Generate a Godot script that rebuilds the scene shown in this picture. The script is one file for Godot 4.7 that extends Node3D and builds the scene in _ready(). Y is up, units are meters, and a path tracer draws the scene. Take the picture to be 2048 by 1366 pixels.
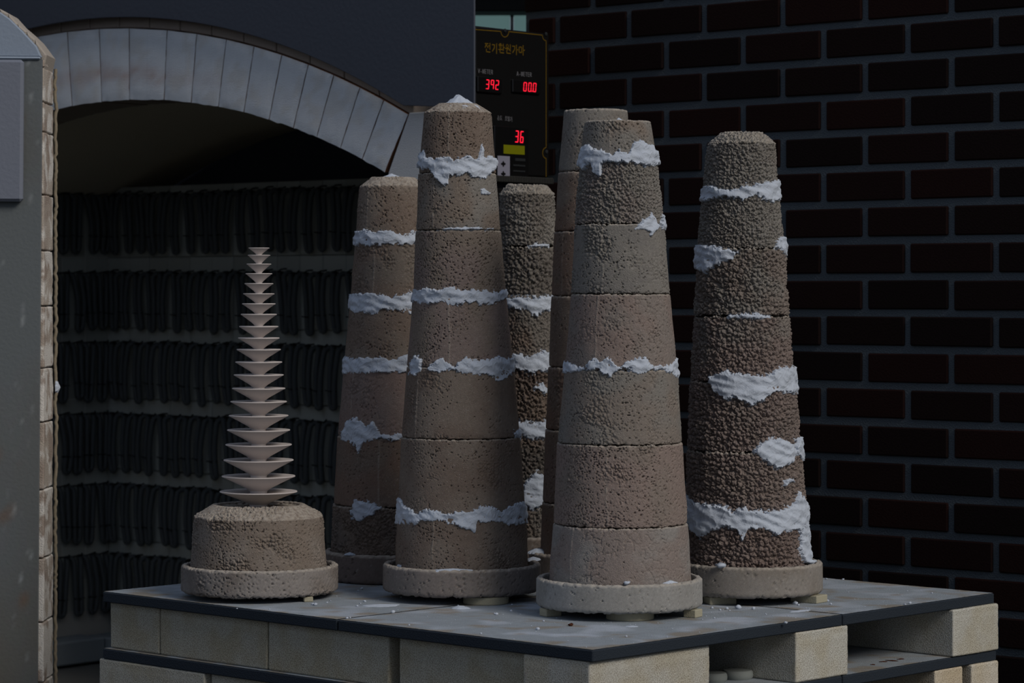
extends Node3D
# A kiln yard: glued clay towers on a stand of kiln shelves, an electric kiln behind, a brick wall.
# Design units: metres. The lens stands at (0, CY, 0) looking along -z; a depth D is z = -D.
# F, CX, HZ: the photograph's focal length, centre column and horizon row, from which sizes were surveyed.
const F := 5500.0
const CX := 1024.0
const HZ := 585.0
const CY := 0.981
const TOP := 0.478            # top of the upper kiln shelves
const TIER := 0.0956
const SLAB := 0.0176
const BRICK_H := 0.078
const KU := Vector2(0.7627, -0.6468)   # along the kiln's front (x, depth)
const KN := Vector2(-0.6468, -0.7627)  # out of the kiln's front
const SR := Vector2(0.687, 0.727)      # stand: along its right edge, from the front corner
const SL := Vector2(-0.727, 0.687)     # stand: along its left edge
const P0 := Vector2(0.1137, 3.87)      # stand: front corner
const KILN_C := -4.10
const KILN_U0 := -4.6
const WALL_C := -4.50
const BACK_W := -0.70

var taken := {}
var M := {}
var N := {}
var rng := RandomNumberGenerator.new()

# ------------------------------------------------------------------ mesh builder
class MB:
	var v := PackedVector3Array()
	var n := PackedVector3Array()
	var c := PackedColorArray()
	var t := PackedInt32Array()

	func quad(a: Vector3, b: Vector3, cc: Vector3, d: Vector3, col := Color.WHITE) -> void:  # counter-clockwise from outside
		var nn := (b - a).cross(d - a)
		if nn.length_squared() < 1e-16:
			nn = (cc - b).cross(d - cc)
		nn = nn.normalized()
		var k := v.size()
		v.append_array(PackedVector3Array([a, b, cc, d]))
		n.append_array(PackedVector3Array([nn, nn, nn, nn]))
		c.append_array(PackedColorArray([col, col, col, col]))
		t.append_array(PackedInt32Array([k, k + 2, k + 1, k, k + 3, k + 2]))

	func out_face(pts: Array, middle: Vector3, col := Color.WHITE) -> void:  # 3 or 4 corners, turned away from middle
		var nn: Vector3 = (pts[1] - pts[0]).cross(pts[2] - pts[0])
		var mid := Vector3.ZERO
		for p in pts:
			mid += p
		mid /= pts.size()
		var q := pts.duplicate()
		if nn.dot(mid - middle) < 0.0:
			q.reverse()
		nn = (q[1] - q[0]).cross(q[2] - q[0]).normalized()
		var k := v.size()
		for p in q:
			v.append(p)
			n.append(nn)
			c.append(col)
		t.append_array(PackedInt32Array([k, k + 2, k + 1]))
		if q.size() == 4:
			t.append_array(PackedInt32Array([k, k + 3, k + 2]))

	func grid(k0: int, nu: int, nv: int, flip := false) -> void:  # vertices k0 + j * nu + i already there
		for j in nv - 1:
			for i in nu - 1:
				var a := k0 + j * nu + i
				if flip:
					t.append_array(PackedInt32Array([a, a + 1, a + nu + 1, a, a + nu + 1, a + nu]))
				else:
					t.append_array(PackedInt32Array([a, a + nu + 1, a + 1, a, a + nu, a + nu + 1]))

	func mesh() -> ArrayMesh:
		var arr := []
		arr.resize(Mesh.ARRAY_MAX)
		arr[Mesh.ARRAY_VERTEX] = v
		arr[Mesh.ARRAY_NORMAL] = n
		arr[Mesh.ARRAY_COLOR] = c
		arr[Mesh.ARRAY_INDEX] = t
		var m := ArrayMesh.new()
		m.add_surface_from_arrays(Mesh.PRIMITIVE_TRIANGLES, arr)
		return m

# ------------------------------------------------------------------ nodes
func numbered(called: String) -> String:
	if not taken.has(called):
		taken[called] = 0
		return called
	taken[called] += 1
	return "%s_%03d" % [called, taken[called]]

func thing(called: String, label: String, category: String, at := Vector3.ZERO, turn := 0.0, group := "") -> Node3D:
	var o := Node3D.new()
	o.name = numbered(called)
	add_child(o, true)
	o.position = at
	o.rotation.y = turn
	tag(o, label, category, group)
	return o

func tag(o: Node3D, label: String, category: String, group := "") -> Node3D:
	o.set_meta("label", label)
	o.set_meta("category", category)
	if group:
		o.set_meta("group", group)
	return o

func obj(called: String, m: Mesh, mat: Material, parent: Node3D = null, at := Vector3.ZERO) -> MeshInstance3D:
	var o := MeshInstance3D.new()
	o.name = called if parent else numbered(called)
	o.mesh = m
	o.material_override = mat
	o.position = at
	(parent if parent else self).add_child(o, true)
	return o

func struct(called: String, m: Mesh, mat: Material) -> MeshInstance3D:
	var o := obj(called, m, mat)
	o.set_meta("kind", "structure")
	return o

# ------------------------------------------------------------------ places
func frame(c: float, u0: float) -> Transform3D:   # x along the kiln's front, z out of it, origin on the floor
	var p := KU * u0 + KN * c
	return Transform3D(Basis(Vector3(KU.x, 0, -KU.y), Vector3.UP, Vector3(KN.x, 0, -KN.y)), Vector3(p.x, 0, -p.y))

func on_stand(s: float, t: float, y: float) -> Vector3:
	var p := P0 + SR * s + SL * t
	return Vector3(p.x, y, -p.y)

func lin(r: float, g: float, b: float) -> Color:  # an sRGB byte triple as a linear colour
	return Color(r / 255.0, g / 255.0, b / 255.0).srgb_to_linear()

# ------------------------------------------------------------------ shapes
func cbox(mb: MB, mid: Vector3, size: Vector3, b: float, col := Color.WHITE, basis := Basis()) -> void:
	var h := size / 2.0
	var pt := func(s: Vector3, axis: int) -> Vector3:
		var p := Vector3(s.x * (h.x - b), s.y * (h.y - b), s.z * (h.z - b))
		p[axis] = s[axis] * h[axis]
		return mid + basis * p
	for axis in 3:
		var a1 := (axis + 1) % 3
		var a2 := (axis + 2) % 3
		for s in [-1.0, 1.0]:
			var q := []
			for w in [[-1.0, -1.0], [1.0, -1.0], [1.0, 1.0], [-1.0, 1.0]]:
				var sg := Vector3()
				sg[axis] = s
				sg[a1] = w[0]
				sg[a2] = w[1]
				q.append(pt.call(sg, axis))
			mb.out_face(q, mid, col)
		if b > 0.0:
			for s1 in [-1.0, 1.0]:
				for s2 in [-1.0, 1.0]:
					var lo := Vector3()
					lo[axis] = -1.0
					lo[a1] = s1
					lo[a2] = s2
					var hi := lo
					hi[axis] = 1.0
					mb.out_face([pt.call(lo, a1), pt.call(hi, a1), pt.call(hi, a2), pt.call(lo, a2)], mid, col)
	if b > 0.0:
		for sx in [-1.0, 1.0]:
			for sy in [-1.0, 1.0]:
				for sz in [-1.0, 1.0]:
					var s := Vector3(sx, sy, sz)
					mb.out_face([pt.call(s, 0), pt.call(s, 1), pt.call(s, 2)], mid, col)

func box_mesh(size: Vector3, b: float, col := Color.WHITE) -> ArrayMesh:
	var mb := MB.new()
	cbox(mb, Vector3(0, size.y / 2, 0), size, b, col)
	return mb.mesh()

func rough_box(size: Vector3, r: float, step: float, amp: float, sd: float, color: Callable) -> ArrayMesh:  # worn block, base at y = 0
	var mb := MB.new()
	var h := size / 2.0
	for axis in 3:
		var a1 := (axis + 1) % 3
		var a2 := (axis + 2) % 3
		for s in [-1.0, 1.0]:
			var k0 := mb.v.size()
			var n1 := int(ceil(size[a1] / step)) + 5
			var n2 := int(ceil(size[a2] / step)) + 5
			for j in n2:
				for i in n1:
					var p := Vector3()
					p[axis] = s * h[axis]
					p[a1] = edge_run(i, n1, h[a1], r)
					p[a2] = edge_run(j, n2, h[a2], r)
					var q := p.clamp(-(h - Vector3.ONE * r), h - Vector3.ONE * r)
					var d := (p - q).normalized()
					var pos := q + d * r
					var g: Vector3 = pos + Vector3.ONE * sd
					var edge := 0.0
					if absf(pos[a1]) > h[a1] - r or absf(pos[a2]) > h[a2] - r:
						edge = maxf(0.0, N.mid.get_noise_3dv(g)) * amp * 3.0
					pos += d * (N.mid.get_noise_3dv(g) * amp + N.low.get_noise_3dv(g) * amp - edge)
					mb.v.append(pos + Vector3(0, h.y, 0))
					mb.n.append(d)
					mb.c.append(color.call(g, d))
			mb.grid(k0, n1, n2, s < 0.0)
	return mb.mesh()

func edge_run(i: int, n: int, h: float, r: float) -> float:  # closer steps in the rounded edge
	if i <= 2:
		return -h + r * i / 2.0
	if i >= n - 3:
		return h - r * (n - 1 - i) / 2.0
	return lerpf(-h + r, h - r, float(i - 2) / (n - 5))

func prism(mb: MB, poly: PackedVector2Array, z0: float, z1: float, b := 0.0, col := Color.WHITE) -> void:  # poly counter-clockwise, front at z1
	var n := poly.size()
	var inner := PackedVector2Array()
	for i in n:
		var e0 := (poly[i] - poly[(i + n - 1) % n]).normalized()
		var e1 := (poly[(i + 1) % n] - poly[i]).normalized()
		var m0 := Vector2(-e0.y, e0.x)
		var m1 := Vector2(-e1.y, e1.x)
		inner.append(poly[i] + (m0 + m1) / maxf(0.3, 1.0 + m0.dot(m1)) * b)
	var tris := Geometry2D.triangulate_polygon(inner)
	for k in range(0, tris.size(), 3):
		var q := [inner[tris[k]], inner[tris[k + 1]], inner[tris[k + 2]]]
		if (q[1] - q[0]).cross(q[2] - q[0]) < 0.0:
			q.reverse()
		var k0 := mb.v.size()
		for p in q:
			mb.v.append(Vector3(p.x, p.y, z1))
			mb.n.append(Vector3.BACK)
			mb.c.append(col)
		mb.t.append_array(PackedInt32Array([k0, k0 + 2, k0 + 1]))
	for i in n:
		var a := poly[i]
		var c := poly[(i + 1) % n]
		if b > 0.0:
			var ia := inner[i]
			var ic := inner[(i + 1) % n]
			mb.quad(Vector3(a.x, a.y, z1 - b), Vector3(c.x, c.y, z1 - b), Vector3(ic.x, ic.y, z1), Vector3(ia.x, ia.y, z1), col)
		mb.quad(Vector3(a.x, a.y, z0), Vector3(c.x, c.y, z0), Vector3(c.x, c.y, z1 - b), Vector3(a.x, a.y, z1 - b), col)

func tube(mb: MB, path: PackedVector3Array, r: float, sides: int, col := Color.WHITE, taper := 1.0) -> void:
	var k0 := mb.v.size()
	var n := path.size()
	var up := Vector3(0.013, 0.021, 1).normalized()
	for i in n:
		var d := (path[mini(i + 1, n - 1)] - path[maxi(i - 1, 0)]).normalized()
		var x := up.cross(d).normalized()
		var y := d.cross(x)
		up = y if absf(y.z) > 0.2 else up
		var rr := r * lerpf(1.0, taper, float(i) / (n - 1))
		for k in sides + 1:
			var a := TAU * k / sides
			var o := x * cos(a) + y * sin(a)
			mb.v.append(path[i] + o * rr)
			mb.n.append(o)
			mb.c.append(col)
	mb.grid(k0, sides + 1, n)
	for e in [0, n - 1]:
		var kc := mb.v.size()
		var d := (path[1] - path[0]).normalized() * -1.0 if e == 0 else (path[n - 1] - path[n - 2]).normalized()
		mb.v.append(path[e])
		mb.n.append(d)
		mb.c.append(col)
		for k in sides:
			var a: int = k0 + e * (sides + 1) + k
			mb.t.append_array(PackedInt32Array([kc, a, a + 1] if e == 0 else [kc, a + 1, a]))

func lathe(mb: MB, prof: PackedVector2Array, segs: int, col := Color.WHITE, at := Vector3.ZERO) -> void:  # (r, y), outside on the left going up
	var m := prof.size()
	var ns := []
	for i in m - 1:
		var e := (prof[i + 1] - prof[i]).normalized()
		ns.append(Vector2(e.y, -e.x))
	for i in m - 1:
		var k0 := mb.v.size()
		for e in 2:
			var nn: Vector2 = ns[i]
			var near: int = i - 1 if e == 0 else i + 1
			if near >= 0 and near < m - 1 and nn.dot(ns[near]) > 0.75:
				nn = (nn + ns[near]).normalized()
			for k in segs + 1:
				var a := TAU * k / segs
				mb.v.append(at + Vector3(sin(a) * prof[i + e].x, prof[i + e].y, cos(a) * prof[i + e].x))
				mb.n.append(Vector3(sin(a) * nn.x, nn.y, cos(a) * nn.x))
				mb.c.append(col)
		mb.grid(k0, segs + 1, 2)

func stroke(mb: MB, pts: PackedVector2Array, w: float, z: float, depth: float, to3: Callable, closed := false) -> void:  # a raised flat stroke
	var n := pts.size() - 1
	for i in n:
		var a := pts[i]
		var b := pts[i + 1]
		var d := (b - a).normalized() * w * 0.5
		var p := Vector2(-d.y, d.x)
		a -= d * 0.8
		b += d * 0.8
		var q := [a - p, b - p, b + p, a + p]
		var f := []
		var g := []
		for k in q:
			f.append(to3.call(k.x, k.y, z + depth))
			g.append(to3.call(k.x, k.y, z))
		var mid: Vector3 = (f[0] + g[2]) / 2.0
		mb.out_face(f, mid)
		for k in 4:
			mb.out_face([f[k], f[(k + 1) % 4], g[(k + 1) % 4], g[k]], mid)

# ------------------------------------------------------------------ clay surfaces
func relief(p: Vector3, look: Dictionary) -> float:
	var h := 0.0
	var low: float = N.low.get_noise_3dv(p)
	var rough: float = look.rough
	var part := clampf((low + rough * 1.5 - 0.75) * 3.0, 0.0, 1.0) if rough < 1.0 else 1.0
	if part > 0.0:
		var w: float = N.mid.get_noise_3dv(p)
		var q: Vector3 = (p + Vector3(w, -w, w) * 0.0030) * look.size
		var d1: float = N.lump.get_noise_3dv(q) + 1.0
		var gap: float = N.lump_gap.get_noise_3dv(q) + 1.0
		var d2: float = N.crumb.get_noise_3dv(q) + 1.0
		h += part * look.amp * (0.0018 - 0.0040 * d1 * d1 - 0.0046 * (1.0 - smoothstep(0.0, 0.24, gap)) - 0.0044 * d2 * d2 + 0.0032 * low + 0.0016 * w)
	if part < 1.0:
		var g: float = N.fine.get_noise_3dv(p)
		var q := (p + Vector3(g, g, -g) * 0.0012) * Vector3(1, 1.7, 1)
		var s: float = (low * 0.0008 + g * 0.00035) * minf(1.0, look.amp * 2.0)
		var thr: float = look.pits + 0.1 + 0.6 * N.low.get_noise_3dv(p + Vector3(1, 9, 4))
		var hole: float = N.pit.get_noise_3dv(q) + 1.0
		if hole < 0.31 and N.pit_pick.get_noise_3dv(q) > thr + 0.8:
			s -= 0.0050 * (1.0 - pow(hole / 0.31, 3.0))
		var pock: float = N.pock.get_noise_3dv(q) + 1.0
		if pock < 0.42 and N.pock_pick.get_noise_3dv(q) > thr + 0.45:
			s -= 0.0034 * (1.0 - pow(pock / 0.42, 3.0))
		h += (1.0 - part) * s
	if look.crack > 0.0:
		var m := clampf((N.low.get_noise_3dv(p + Vector3(3, 1, 2)) + look.crack - 0.35) * 4.0, 0.0, 1.0)
		if m > 0.0:
			var gap: float = N.scale.get_noise_3dv(p + Vector3.ONE * 0.004 * N.mid.get_noise_3dv(p)) + 1.0
			h += m * 0.0016 * (smoothstep(0.0, 0.10, gap) - 1.0)
	return h

func tone(p: Vector3, look: Dictionary) -> Color:
	var m := smoothstep(-0.25, 0.45, N.low.get_noise_3dv(p * 0.8 + Vector3(7, 2, 5)))
	var k: float = 1.0 + 0.16 * N.mid.get_noise_3dv(p * 1.3) + 0.14 * N.fine.get_noise_3dv(p)
	var c: Color = look.a.lerp(look.b, m)
	if N.fine.get_noise_3dv(p * 0.7 + Vector3(4, 4, 1)) > 0.62:
		c = c.lerp(lin(190, 182, 172), 0.35)
	var v := c.get_luminance()
	c = c.lerp(Color(v, v, v), 0.46)
	k *= look.get("shade", 0.88)
	return Color(c.r * k, c.g * k, c.b * k)

# A turned clay body: prof is (radius, height); shift moves the axis sideways with height; facing is the side with fine detail.
func clay(prof: PackedVector2Array, step: float, look: Dictionary, sd: Vector3, facing: Vector2, shift: Callable, chip_top := INF, chip_low := -INF) -> ArrayMesh:
	var ring := PackedVector2Array()
	var nor := PackedVector2Array()
	for i in prof.size() - 1:
		var a := prof[i]
		var b := prof[i + 1]
		var e := (b - a).normalized()
		var k := maxi(1, int(round(a.distance_to(b) / (step if maxf(a.x, b.x) > 0.02 else 0.02))))
		if minf(a.x, b.x) < 0.005:
			k = mini(k, 8)
		for j in k + (1 if i == prof.size() - 2 else 0):
			ring.append(a.lerp(b, float(j) / k))
			nor.append(Vector2(e.y, -e.x))
	var sm := nor.duplicate()
	for i in range(1, nor.size() - 1):
		sm[i] = (nor[i - 1] + nor[i] + nor[i + 1]).normalized()
	var rmax := 0.0
	for p in prof:
		rmax = maxf(rmax, p.x)
	var side := Vector2(-facing.y, facing.x)
	var angles := PackedFloat32Array()
	var nf := int(2.0 * deg_to_rad(105) * rmax / step)
	for i in nf + 1:
		angles.append(deg_to_rad(lerpf(-105, 105, float(i) / nf)))
	var nb := int(deg_to_rad(150) * rmax / (step * 4.0))
	for i in range(1, nb + 1):
		angles.append(deg_to_rad(lerpf(105, 255, float(i) / nb)))
	var na := angles.size()
	var mb := MB.new()
	var total := na * ring.size()
	mb.v.resize(total)
	mb.n.resize(total)
	mb.c.resize(total)
	var dirs := PackedVector3Array()
	for a in angles:
		var d := facing * cos(a) + side * sin(a)
		dirs.append(Vector3(d.x, 0, -d.y))
	var k := 0
	for j in ring.size():
		var r := ring[j]
		var s: float = shift.call(r.y)
		var off := Vector3(side.x, 0, -side.y) * s
		var edge := minf(absf(chip_top - r.y), absf(r.y - chip_low))
		for i in na:
			var d := dirs[i]
			var p := Vector3(d.x * r.x, r.y, d.z * r.x)
			var q := p + sd
			var h := relief(q, look) if i < na - 1 else 0.0
			if i == na - 1:
				mb.v[k] = mb.v[k - na + 1]
				mb.c[k] = mb.c[k - na + 1]
				k += 1
				continue
			if edge < 0.007:
				h -= (1.0 - edge / 0.007) * maxf(0.0, N.mid.get_noise_3dv(q * 0.7) * 0.0045 + 0.0003)
			var c := tone(q, look)
			if look.seam != 0.0:
				var across := absf(angles[i] - look.seam + 0.03 * N.low.get_noise_3dv(q)) * r.x
				if across < 0.003 and sm[j].y < 0.6:
					var s2 := exp(-across * across / 0.0000016) * clampf(0.6 + N.mid.get_noise_3dv(q), 0.0, 1.0)
					h += 0.0010 * s2
					c = c.lerp(lin(176, 168, 158), s2 * 0.45)
			if sm[j].y > 0.3:
				c = c.lerp(lin(178, 170, 160), clampf(sm[j].y * (0.6 + 0.9 * N.mid.get_noise_3dv(q)), 0.0, 0.7))
			if r.x < 0.01:
				h *= r.x / 0.01
			mb.v[k] = p + off + Vector3(d.x * sm[j].x, sm[j].y, d.z * sm[j].x) * h
			mb.c[k] = c
			k += 1
	var nr := ring.size()
	for j in nr:
		for i in na:
			var il := i - 1 if i > 0 else na - 2
			var ir := i + 1 if i < na - 1 else 1
			var e := mb.v[j * na + ir] - mb.v[j * na + il]
			var g := mb.v[mini(j + 1, nr - 1) * na + i] - mb.v[maxi(j - 1, 0) * na + i]
			var nn := e.cross(g)
			mb.n[j * na + i] = nn.normalized() if nn.length_squared() > 1e-18 else Vector3(0, sm[j].y, 0).normalized()
	mb.grid(0, na, nr)
	return mb.mesh()

# ------------------------------------------------------------------ towers
class Tower:
	var d: float
	var x: float
	var js: Array        # joints from the top: [height, radius, sideways shift of the axis]
	var facing: Vector2
	var base: float

	func at(y: float) -> Vector2:  # (radius, shift) at a height
		for i in js.size() - 1:
			if y >= js[i + 1][0] or i == js.size() - 2:
				var t := clampf((y - js[i + 1][0]) / (js[i][0] - js[i + 1][0]), -0.3, 1.3)
				return Vector2(lerpf(js[i + 1][1], js[i][1], t), lerpf(js[i + 1][2], js[i][2], t))
		return Vector2.ZERO

func survey(mid: float, d: float, rows: Array) -> Tower:  # rows: Vector3(row, left column, right column) of each joint
	var t := Tower.new()
	t.d = d
	t.x = (mid - CX) / F * d
	t.facing = -Vector2(t.x, d).normalized()
	t.js = []
	for r in rows:
		var half: float = (r.z - r.y) / 2.0 * d / F
		var shift: float = ((r.z + r.y) / 2.0 - mid) * d / F
		t.js.append([CY - (r.x - HZ) / F * (d - half * 0.8), half, shift])
	return t

# One tower: joints, a look for every block, the top's shape, then plaster; returns the thing.
func tower(called: String, label: String, group: String, mid: float, d: float, rows: Array, floor_y: float, looks: Array, crown: Vector2, step: float, sd: float) -> Array:
	var tw := survey(mid, d, rows)
	tw.base = floor_y
	tw.js[-1][0] = floor_y
	var root := thing(called, label, "tower", Vector3(tw.x, floor_y, -d), 0.0, group)
	for i in tw.js.size() - 1:
		var y1: float = tw.js[i][0] - floor_y
		var y0: float = tw.js[i + 1][0] - floor_y
		var r1: float = tw.js[i][1] * (1.0 if i == 0 else 1.008)
		var r0: float = tw.js[i + 1][1] * 0.994
		var prof := PackedVector2Array([Vector2(0, y0), Vector2(r0 - 0.003, y0), Vector2(r0 - 0.0005, y0 + 0.0012), Vector2(r0, y0 + 0.003)])
		if i == 0 and crown.x > 0.0:
			prof.append_array(PackedVector2Array([Vector2(r1, y1), Vector2(r1 * crown.x, y1 + crown.y), Vector2(0, y1 + crown.y)]))
		else:
			prof.append_array(PackedVector2Array([Vector2(r1, y1 - 0.003), Vector2(r1 - 0.0005, y1 - 0.0012), Vector2(r1 - 0.003, y1), Vector2(0, y1)]))
		var sh := func(y: float) -> float: return tw.at(y + floor_y).y
		if looks[i].rough < 1.0 and (i + int(sd)) % 3 != 0:
			looks[i].seam = -0.55 + 0.35 * sin(i * 2.4 + sd)
		obj("block", clay(prof, step, looks[i], Vector3(sd + i * 1.7, sd * 2.0, i * 2.3), tw.facing, sh, y1, y0), M.clay_rough if looks[i].rough >= 1.0 else M.clay, root)
	return [root, tw]

# Plaster smeared over a joint: upper and lower edges surveyed as (column, row) on the photograph, laid onto the tower's skin.
func plaster(made: Array, up: Array, down: Array, thick := 0.004, called := "plaster_patch", rag := 2.2) -> void:
	var root: Node3D = made[0]
	var tw: Tower = made[1]
	var side := Vector2(-tw.facing.y, tw.facing.x)
	var lo := 1e9
	var hi := -1e9
	var xl := 1e9
	var xr := -1e9
	for p in up + down:
		lo = minf(lo, p.y)
		hi = maxf(hi, p.y)
		xl = minf(xl, p.x)
		xr = maxf(xr, p.x)
	var ymax := CY - (lo - 8 - HZ) / F * (tw.d - 0.12 if lo > HZ else tw.d)
	var ymin := CY - (hi + 8 - HZ) / F * (tw.d if hi > HZ else tw.d - 0.12)
	ymin = maxf(ymin, tw.base + 0.001)
	var rs := tw.at((ymax + ymin) / 2.0)
	var mid_px := CX + (tw.x + side.x * rs.y) / tw.d * F
	var rpx := rs.x / tw.d * F
	var f0 := asin(clampf((xl - 8 - mid_px) / rpx, -1, 1))
	var f1 := asin(clampf((xr + 8 - mid_px) / rpx, -1, 1))
	if f0 < -1.35:
		f0 = -1.85
	if f1 > 1.35:
		f1 = 1.85
	var res := 0.0011
	var nu := maxi(4, int((f1 - f0) * rs.x / res))
	var nv := maxi(4, int((ymax - ymin) / res))
	var mb := MB.new()
	var fs := PackedFloat32Array()
	var ps := PackedVector3Array()
	var seedv := Vector3(xl * 0.013, lo * 0.017, tw.d * 3.0)
	for j in nv + 1:
		var y := lerpf(ymin, ymax, float(j) / nv)
		var q := tw.at(y)
		for i in nu + 1:
			var a := lerpf(f0, f1, float(i) / nu)
			var dir := tw.facing * cos(a) + side * sin(a)
			var flat := Vector2(tw.x, tw.d) + side * q.y + dir * q.x
			var px := CX + flat.x / flat.y * F
			var py := HZ + (CY - y) / flat.y * F
			var g := Vector3(flat.x, y, flat.y) + seedv
			var wob: float = N.mid.get_noise_3dv(g * 0.8) * 7.0 * rag / 2.2 + N.fine.get_noise_3dv(g * 0.8) * rag * 1.5
			var t := edge_at(up, px)
			var b := edge_at(down, px)
			var f := minf(py - t, b - py)
			if xl > mid_px - rpx + 4.0:
				f = minf(f, px - xl + 3.0)
			if xr < mid_px + rpx - 4.0:
				f = minf(f, xr - px + 3.0)
			f = minf(f, (1.8 - absf(a)) * 30.0) + wob
			var body := smoothstep(-1.6, 2.4, f)
			var sweep: float = N.trowel.get_noise_3d(g.x * 0.7 + g.y * 0.5, g.y * 1.2, g.z * 0.7)
			var ridge: float = 1.0 - absf(N.trowel.get_noise_3d(g.x * 1.3 - g.y * 0.8, g.y * 1.1 + 5.0, g.z * 1.3))
			var trowel: float = sweep * 0.0026 + pow(ridge, 8.0) * 0.0010 + N.mid.get_noise_3dv(g * 0.7) * 0.0005
			var h := lerpf(-0.0045, thick * 0.55 + trowel, body)
			var p3 := flat + dir * h
			ps.append(Vector3(p3.x - tw.x, y - tw.base, -(p3.y - tw.d)))
			fs.append(f)
	var w := nu + 1
	var where := {}
	for j in nv:
		for i in nu:
			var a := j * w + i
			if maxf(maxf(fs[a], fs[a + 1]), maxf(fs[a + w], fs[a + w + 1])) < -3.0:
				continue
			var id := []
			for e in [a, a + 1, a + w + 1, a + w]:
				if not where.has(e):
					where[e] = mb.v.size()
					mb.v.append(ps[e])
					var l := ps[e - 1 if e % w > 0 else e]
					var r := ps[e + 1 if e % w < nu else e]
					var d := ps[e - w if e >= w else e]
					var u := ps[e + w if e + w < ps.size() else e]
					mb.n.append((r - l).cross(u - d).normalized())
					mb.c.append(Color.WHITE)
				id.append(where[e])
			mb.t.append_array(PackedInt32Array([id[0], id[2], id[1], id[0], id[3], id[2]]))
	if mb.v.size() > 3:
		obj(called, mb.mesh(), M.plaster, root)

func edge_at(line: Array, x: float) -> float:
	if x <= line[0].x:
		return line[0].y
	for i in line.size() - 1:
		if x <= line[i + 1].x:
			return lerpf(line[i].y, line[i + 1].y, (x - line[i].x) / maxf(0.01, line[i + 1].x - line[i].x))
	return line[-1].y

func powder_cone(made: Array, r: float, h: float, y: float, dx: float) -> void:  # white heap on a tower's top
	var root: Node3D = made[0]
	var tw: Tower = made[1]
	var mb := MB.new()
	heap(mb, Vector3(dx, y - tw.base, 0), r, r, h, 1.5, tw.d)
	obj("plaster_heap", mb.mesh(), M.plaster, root)

func heap(mb: MB, at: Vector3, rx: float, rz: float, h: float, peak: float, sd: float, turn := 0.0) -> void:  # a heap of powder with a ragged foot
	var k0 := mb.v.size()
	var nr := 9
	var na := 36
	for j in nr + 1:
		var f := float(j) / nr
		for i in na + 1:
			var a := TAU * (i % na) / na
			var edge: float = 1.0 + 0.35 * N.mid.get_noise_2d(cos(a) * 0.03 + sd, sin(a) * 0.03 + at.x * 9.0)
			var p := Vector3(cos(a) * rx * f * edge, 0, sin(a) * rz * f * edge).rotated(Vector3.UP, turn)
			p.y = h * pow(1.0 - f, peak) * (1.0 + 0.25 * N.mid.get_noise_3dv(p + Vector3.ONE * sd)) - (rx * 0.12 if j == nr else 0.0)
			mb.v.append(at + p)
			mb.n.append(Vector3.UP)
			mb.c.append(Color.WHITE)
	for j in nr + 1:
		for i in na + 1:
			var e := mb.v[k0 + j * (na + 1) + (i + 1 if i < na else 1)] - mb.v[k0 + j * (na + 1) + (i - 1 if i > 0 else na - 1)]
			var g := mb.v[k0 + mini(j + 1, nr) * (na + 1) + i] - mb.v[k0 + maxi(j - 1, 0) * (na + 1) + i]
			var nn := e.cross(g)
			if nn.length_squared() > 1e-20:
				nn = nn.normalized()
				mb.n[k0 + j * (na + 1) + i] = nn if nn.y > 0 else -nn
	mb.grid(k0, na + 1, nr + 1)

func tray(label: String, mid: float, d: float, half: float, base: float, h: float, look: Dictionary, sd: float, step := 0.0022) -> void:
	var r := half * d / F
	var x := (mid - CX) / F * d
	var o := thing("clay_tray", label, "tray", Vector3(x, base, -d), 0.0, "round clay trays under the towers")
	var prof := PackedVector2Array([Vector2(0, 0), Vector2(r - 0.005, 0), Vector2(r - 0.001, 0.003), Vector2(r, 0.006), Vector2(r - 0.0005, h - 0.003), Vector2(r - 0.003, h), Vector2(r - 0.010, h), Vector2(r - 0.0115, h - 0.003), Vector2(r - 0.0125, h - 0.011), Vector2(0, h - 0.011)])
	var sh := func(_y: float) -> float: return 0.0
	obj("dish", clay(prof, step, look, Vector3(sd, sd, 3), -Vector2(x, d).normalized(), sh, h, 0.0), M.clay_smooth, o)


# ------------------------------------------------------------------ materials
func noise(kind: int, freq: float, sd: int, octaves := 1, ret := -1) -> FastNoiseLite:
	var f := FastNoiseLite.new()
	f.noise_type = kind
	f.frequency = freq
	f.seed = sd
	f.fractal_type = FastNoiseLite.FRACTAL_FBM if octaves > 1 else FastNoiseLite.FRACTAL_NONE
	f.fractal_octaves = octaves
	if ret >= 0:
		f.cellular_return_type = ret
		f.cellular_distance_function = FastNoiseLite.DISTANCE_EUCLIDEAN
	return f

func tex(f: FastNoiseLite, normal := 0.0, size := 512) -> NoiseTexture2D:
	var t := NoiseTexture2D.new()
	t.width = size
	t.height = size
	t.seamless = true
	t.noise = f
	if normal > 0.0:
		t.as_normal_map = true
		t.bump_strength = normal
	return t

func mat(color: Color, rough := 0.9, spec := 0.3, vertex := false) -> StandardMaterial3D:
	var m := StandardMaterial3D.new()
	m.albedo_color = color
	m.roughness = rough
	m.metallic_specular = spec
	m.vertex_color_use_as_albedo = vertex
	return m

func grain(m: StandardMaterial3D, t: Texture2D, scale: float, strength: float) -> StandardMaterial3D:
	m.uv1_triplanar = true
	m.uv1_scale = Vector3.ONE * scale
	m.normal_enabled = true
	m.normal_texture = t
	m.normal_scale = strength
	return m

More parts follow.
